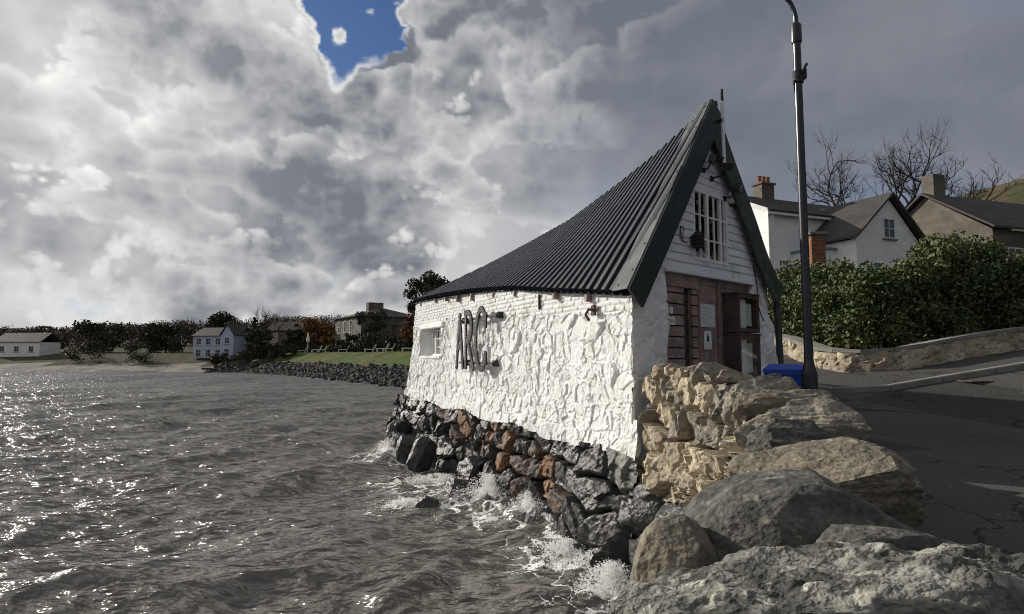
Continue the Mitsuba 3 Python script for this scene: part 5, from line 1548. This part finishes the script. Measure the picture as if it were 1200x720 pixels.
bh = thing('blue_house', 'pale blue two storey house with a gabled end beside the beach', 'house')
BO, BD = V(-57.6, 111.5), V(0.97, -0.22)
BD /= np.linalg.norm(BD)
BN = V(-BD[1], BD[0])
part(bh, 'wall', house_box(BO, BD, 8.6, 6.0, 2.2, 6.2), 'blue_render')
part(bh, 'roof', cat_(gable_roof(BO, BD, 8.6, 6.0, 6.2, 7.7, 0.3)), 'slate')
part(bh, 'gable_wing', house_box(BO + BD * 6.6 - BN * 1.2, BD, 2.6, 6.0, 2.2, 6.2), 'blue_render')
part(bh, 'wing_gable', hull([V(*(BO + BD * (6.6 + a) - BN * (1.2 - b)), z_) for a, z_ in ((0, 6.2), (2.6, 6.2), (1.3, 8.0)) for b in (0, 0.3)]), 'blue_render')
part(bh, 'wing_roof', cat_(gable_roof(BO + BD * 6.6 - BN * 1.2, BD, 2.6, 5.0, 6.3, 8.1, 0.2, along_d=False)), 'slate')
for u in (0.6, 2.6, 4.6):
    wall_window(bh, BO, BD, u, 4.6, 1.1, 1.2, (2, 2), frame='white_paint')
    wall_window(bh, BO, BD, u, 2.5, 1.1, 1.3, (2, 2), frame='white_paint')
wall_window(bh, BO - BN * 1.2, BD, 7.4, 4.7, 1.0, 1.2, (2, 2))
wall_window(bh, BO - BN * 1.2, BD, 7.4, 2.5, 1.0, 1.4, (2, 2))
bg = thing('beige_house', 'small beige house with one pale window behind the bushes', 'house')
QO, QD = V(-44.5, 112.0), V(0.98, -0.15)
QD /= np.linalg.norm(QD)
part(bg, 'wall', house_box(QO, QD, 6.4, 5.0, 2.5, 7.2), 'house_stone')
part(bg, 'roof', cat_(gable_roof(QO, QD, 6.4, 5.0, 7.2, 8.8, 0.3)), 'brown_roof')
wall_window(bg, QO, QD, 4.6, 5.2, 1.0, 1.6, (1, 2))
part(bg, 'end_panel', house_box(QO + QD * 0.6 - V(-QD[1], QD[0]) * 0.1, QD, 1.6, 0.1, 4.2, 7.0), 'beige_render')
bg2 = thing('garden_wall_house', 'long low beige outhouse right of the pale blue house', 'outhouse')
QO2 = V(-51.5, 114.5)
part(bg2, 'wall', house_box(QO2, QD, 6.0, 3.0, 2.0, 4.7), 'beige_render')
part(bg2, 'roof', cat_(gable_roof(QO2, QD, 6.0, 3.0, 4.7, 5.5, 0.2)), 'slate')
bc = thing('cottage', 'long white cottage far left on the shore', 'house')
QO3, QD3 = V(-104.0, 124.0), V(0.99, -0.1)
part(bc, 'wall', house_box(QO3, QD3, 10.0, 5.0, 2.0, 5.4), 'white_paint')
part(bc, 'roof', cat_(gable_roof(QO3, QD3, 10.0, 5.0, 5.4, 7.2, 0.3)), 'slate')
for u in (1.2, 4.4, 7.6):
    wall_window(bc, QO3, QD3, u, 3.4, 1.1, 1.2, (2, 2))

# loungers and a closed parasol on the lawn
def lounger(x, y, yaw, lab):
    k = thing('garden_chair', lab, 'garden chair', 'white garden chairs on the far lawn')
    z0 = gz(x, y)
    c, s_ = math.cos(yaw), math.sin(yaw)

    def q(a, b, zz):
        return V(x + c * a - s_ * b, y + s_ * a + c * b, z0 + zz)
    part(k, 'seat', hull([q(a, b, zz) for a in (-0.75, 0.45) for b in (-0.33, 0.33) for zz in (0.33, 0.42)]), 'white_plastic')
    part(k, 'backrest', hull([q(0.42, b, 0.36) for b in (-0.33, 0.33)] + [q(0.75, b, 1.0) for b in (-0.33, 0.33)] + [q(0.50, b, 0.36) for b in (-0.33, 0.33)] + [q(0.83, b, 1.0) for b in (-0.33, 0.33)]), 'white_plastic')
    for a in (-0.68, 0.4):
        for b in (-0.28, 0.28):
            part(k, 'leg', tube([q(a, b, 0.0), q(a, b, 0.34)], 0.035, 6), 'white_plastic')


for x, y, yw, lab in ((-33.7, 99.6, 0.0, 'first white garden chair from the left, near the parasol'), (-30.1, 95.2, 0.1, 'second white garden chair from the left'), (-28.8, 93.7, 0.0, 'third white garden chair from the left'), (-23.9, 87.7, 0.2, 'fourth white garden chair from the left'),
                      (-18.5, 80.5, 0.0, 'fifth white garden chair from the left, below the ivy'), (-16.1, 76.8, 0.0, 'sixth white garden chair from the left'), (-15.0, 75.2, 0.1, 'seventh white garden chair from the left'), (-11.8, 70.4, 0.0, 'rightmost white garden chair by the boathouse corner')):
    lounger(x, y, yw, lab)
k_ = thing('closed_parasol', 'closed white parasol on a tall pole on the far lawn', 'parasol')
px_, py_ = -33.0, 99.8
pz = gz(px_, py_)
part(k_, 'pole', tube([(px_, py_, pz), (px_, py_, pz + 3.3)], 0.05, 8), 'white_plastic')
part(k_, 'canopy', tube([(px_, py_, pz + 1.75), (px_, py_, pz + 2.0), (px_, py_, pz + 3.3)], [0.22, 0.30, 0.04], 9), 'white_plastic')
k_ = thing('low_hedge', 'low dark clipped hedge behind the white garden chairs', 'hedge')
rng = np.random.default_rng(12)
cs = [[-36 + 14 * u, 106.5 - 14 * u, 3.5 + 0.4 * rng.random()] for u in rng.random(150)]
scene[k_] = mikit.ply(leaves(cs, [0.6] * 150, 6000, 0.14, rng), 'foliage_dark')
k_ = thing('driftwood', 'long dark driftwood log lying on the far beach', 'driftwood')
scene[k_] = mikit.ply(tube([(-50.0, 99.8, 0.55), (-47.5, 99.3, 0.5), (-44.5, 99.2, 0.52)], [0.16, 0.2, 0.12], 7), 'bark')
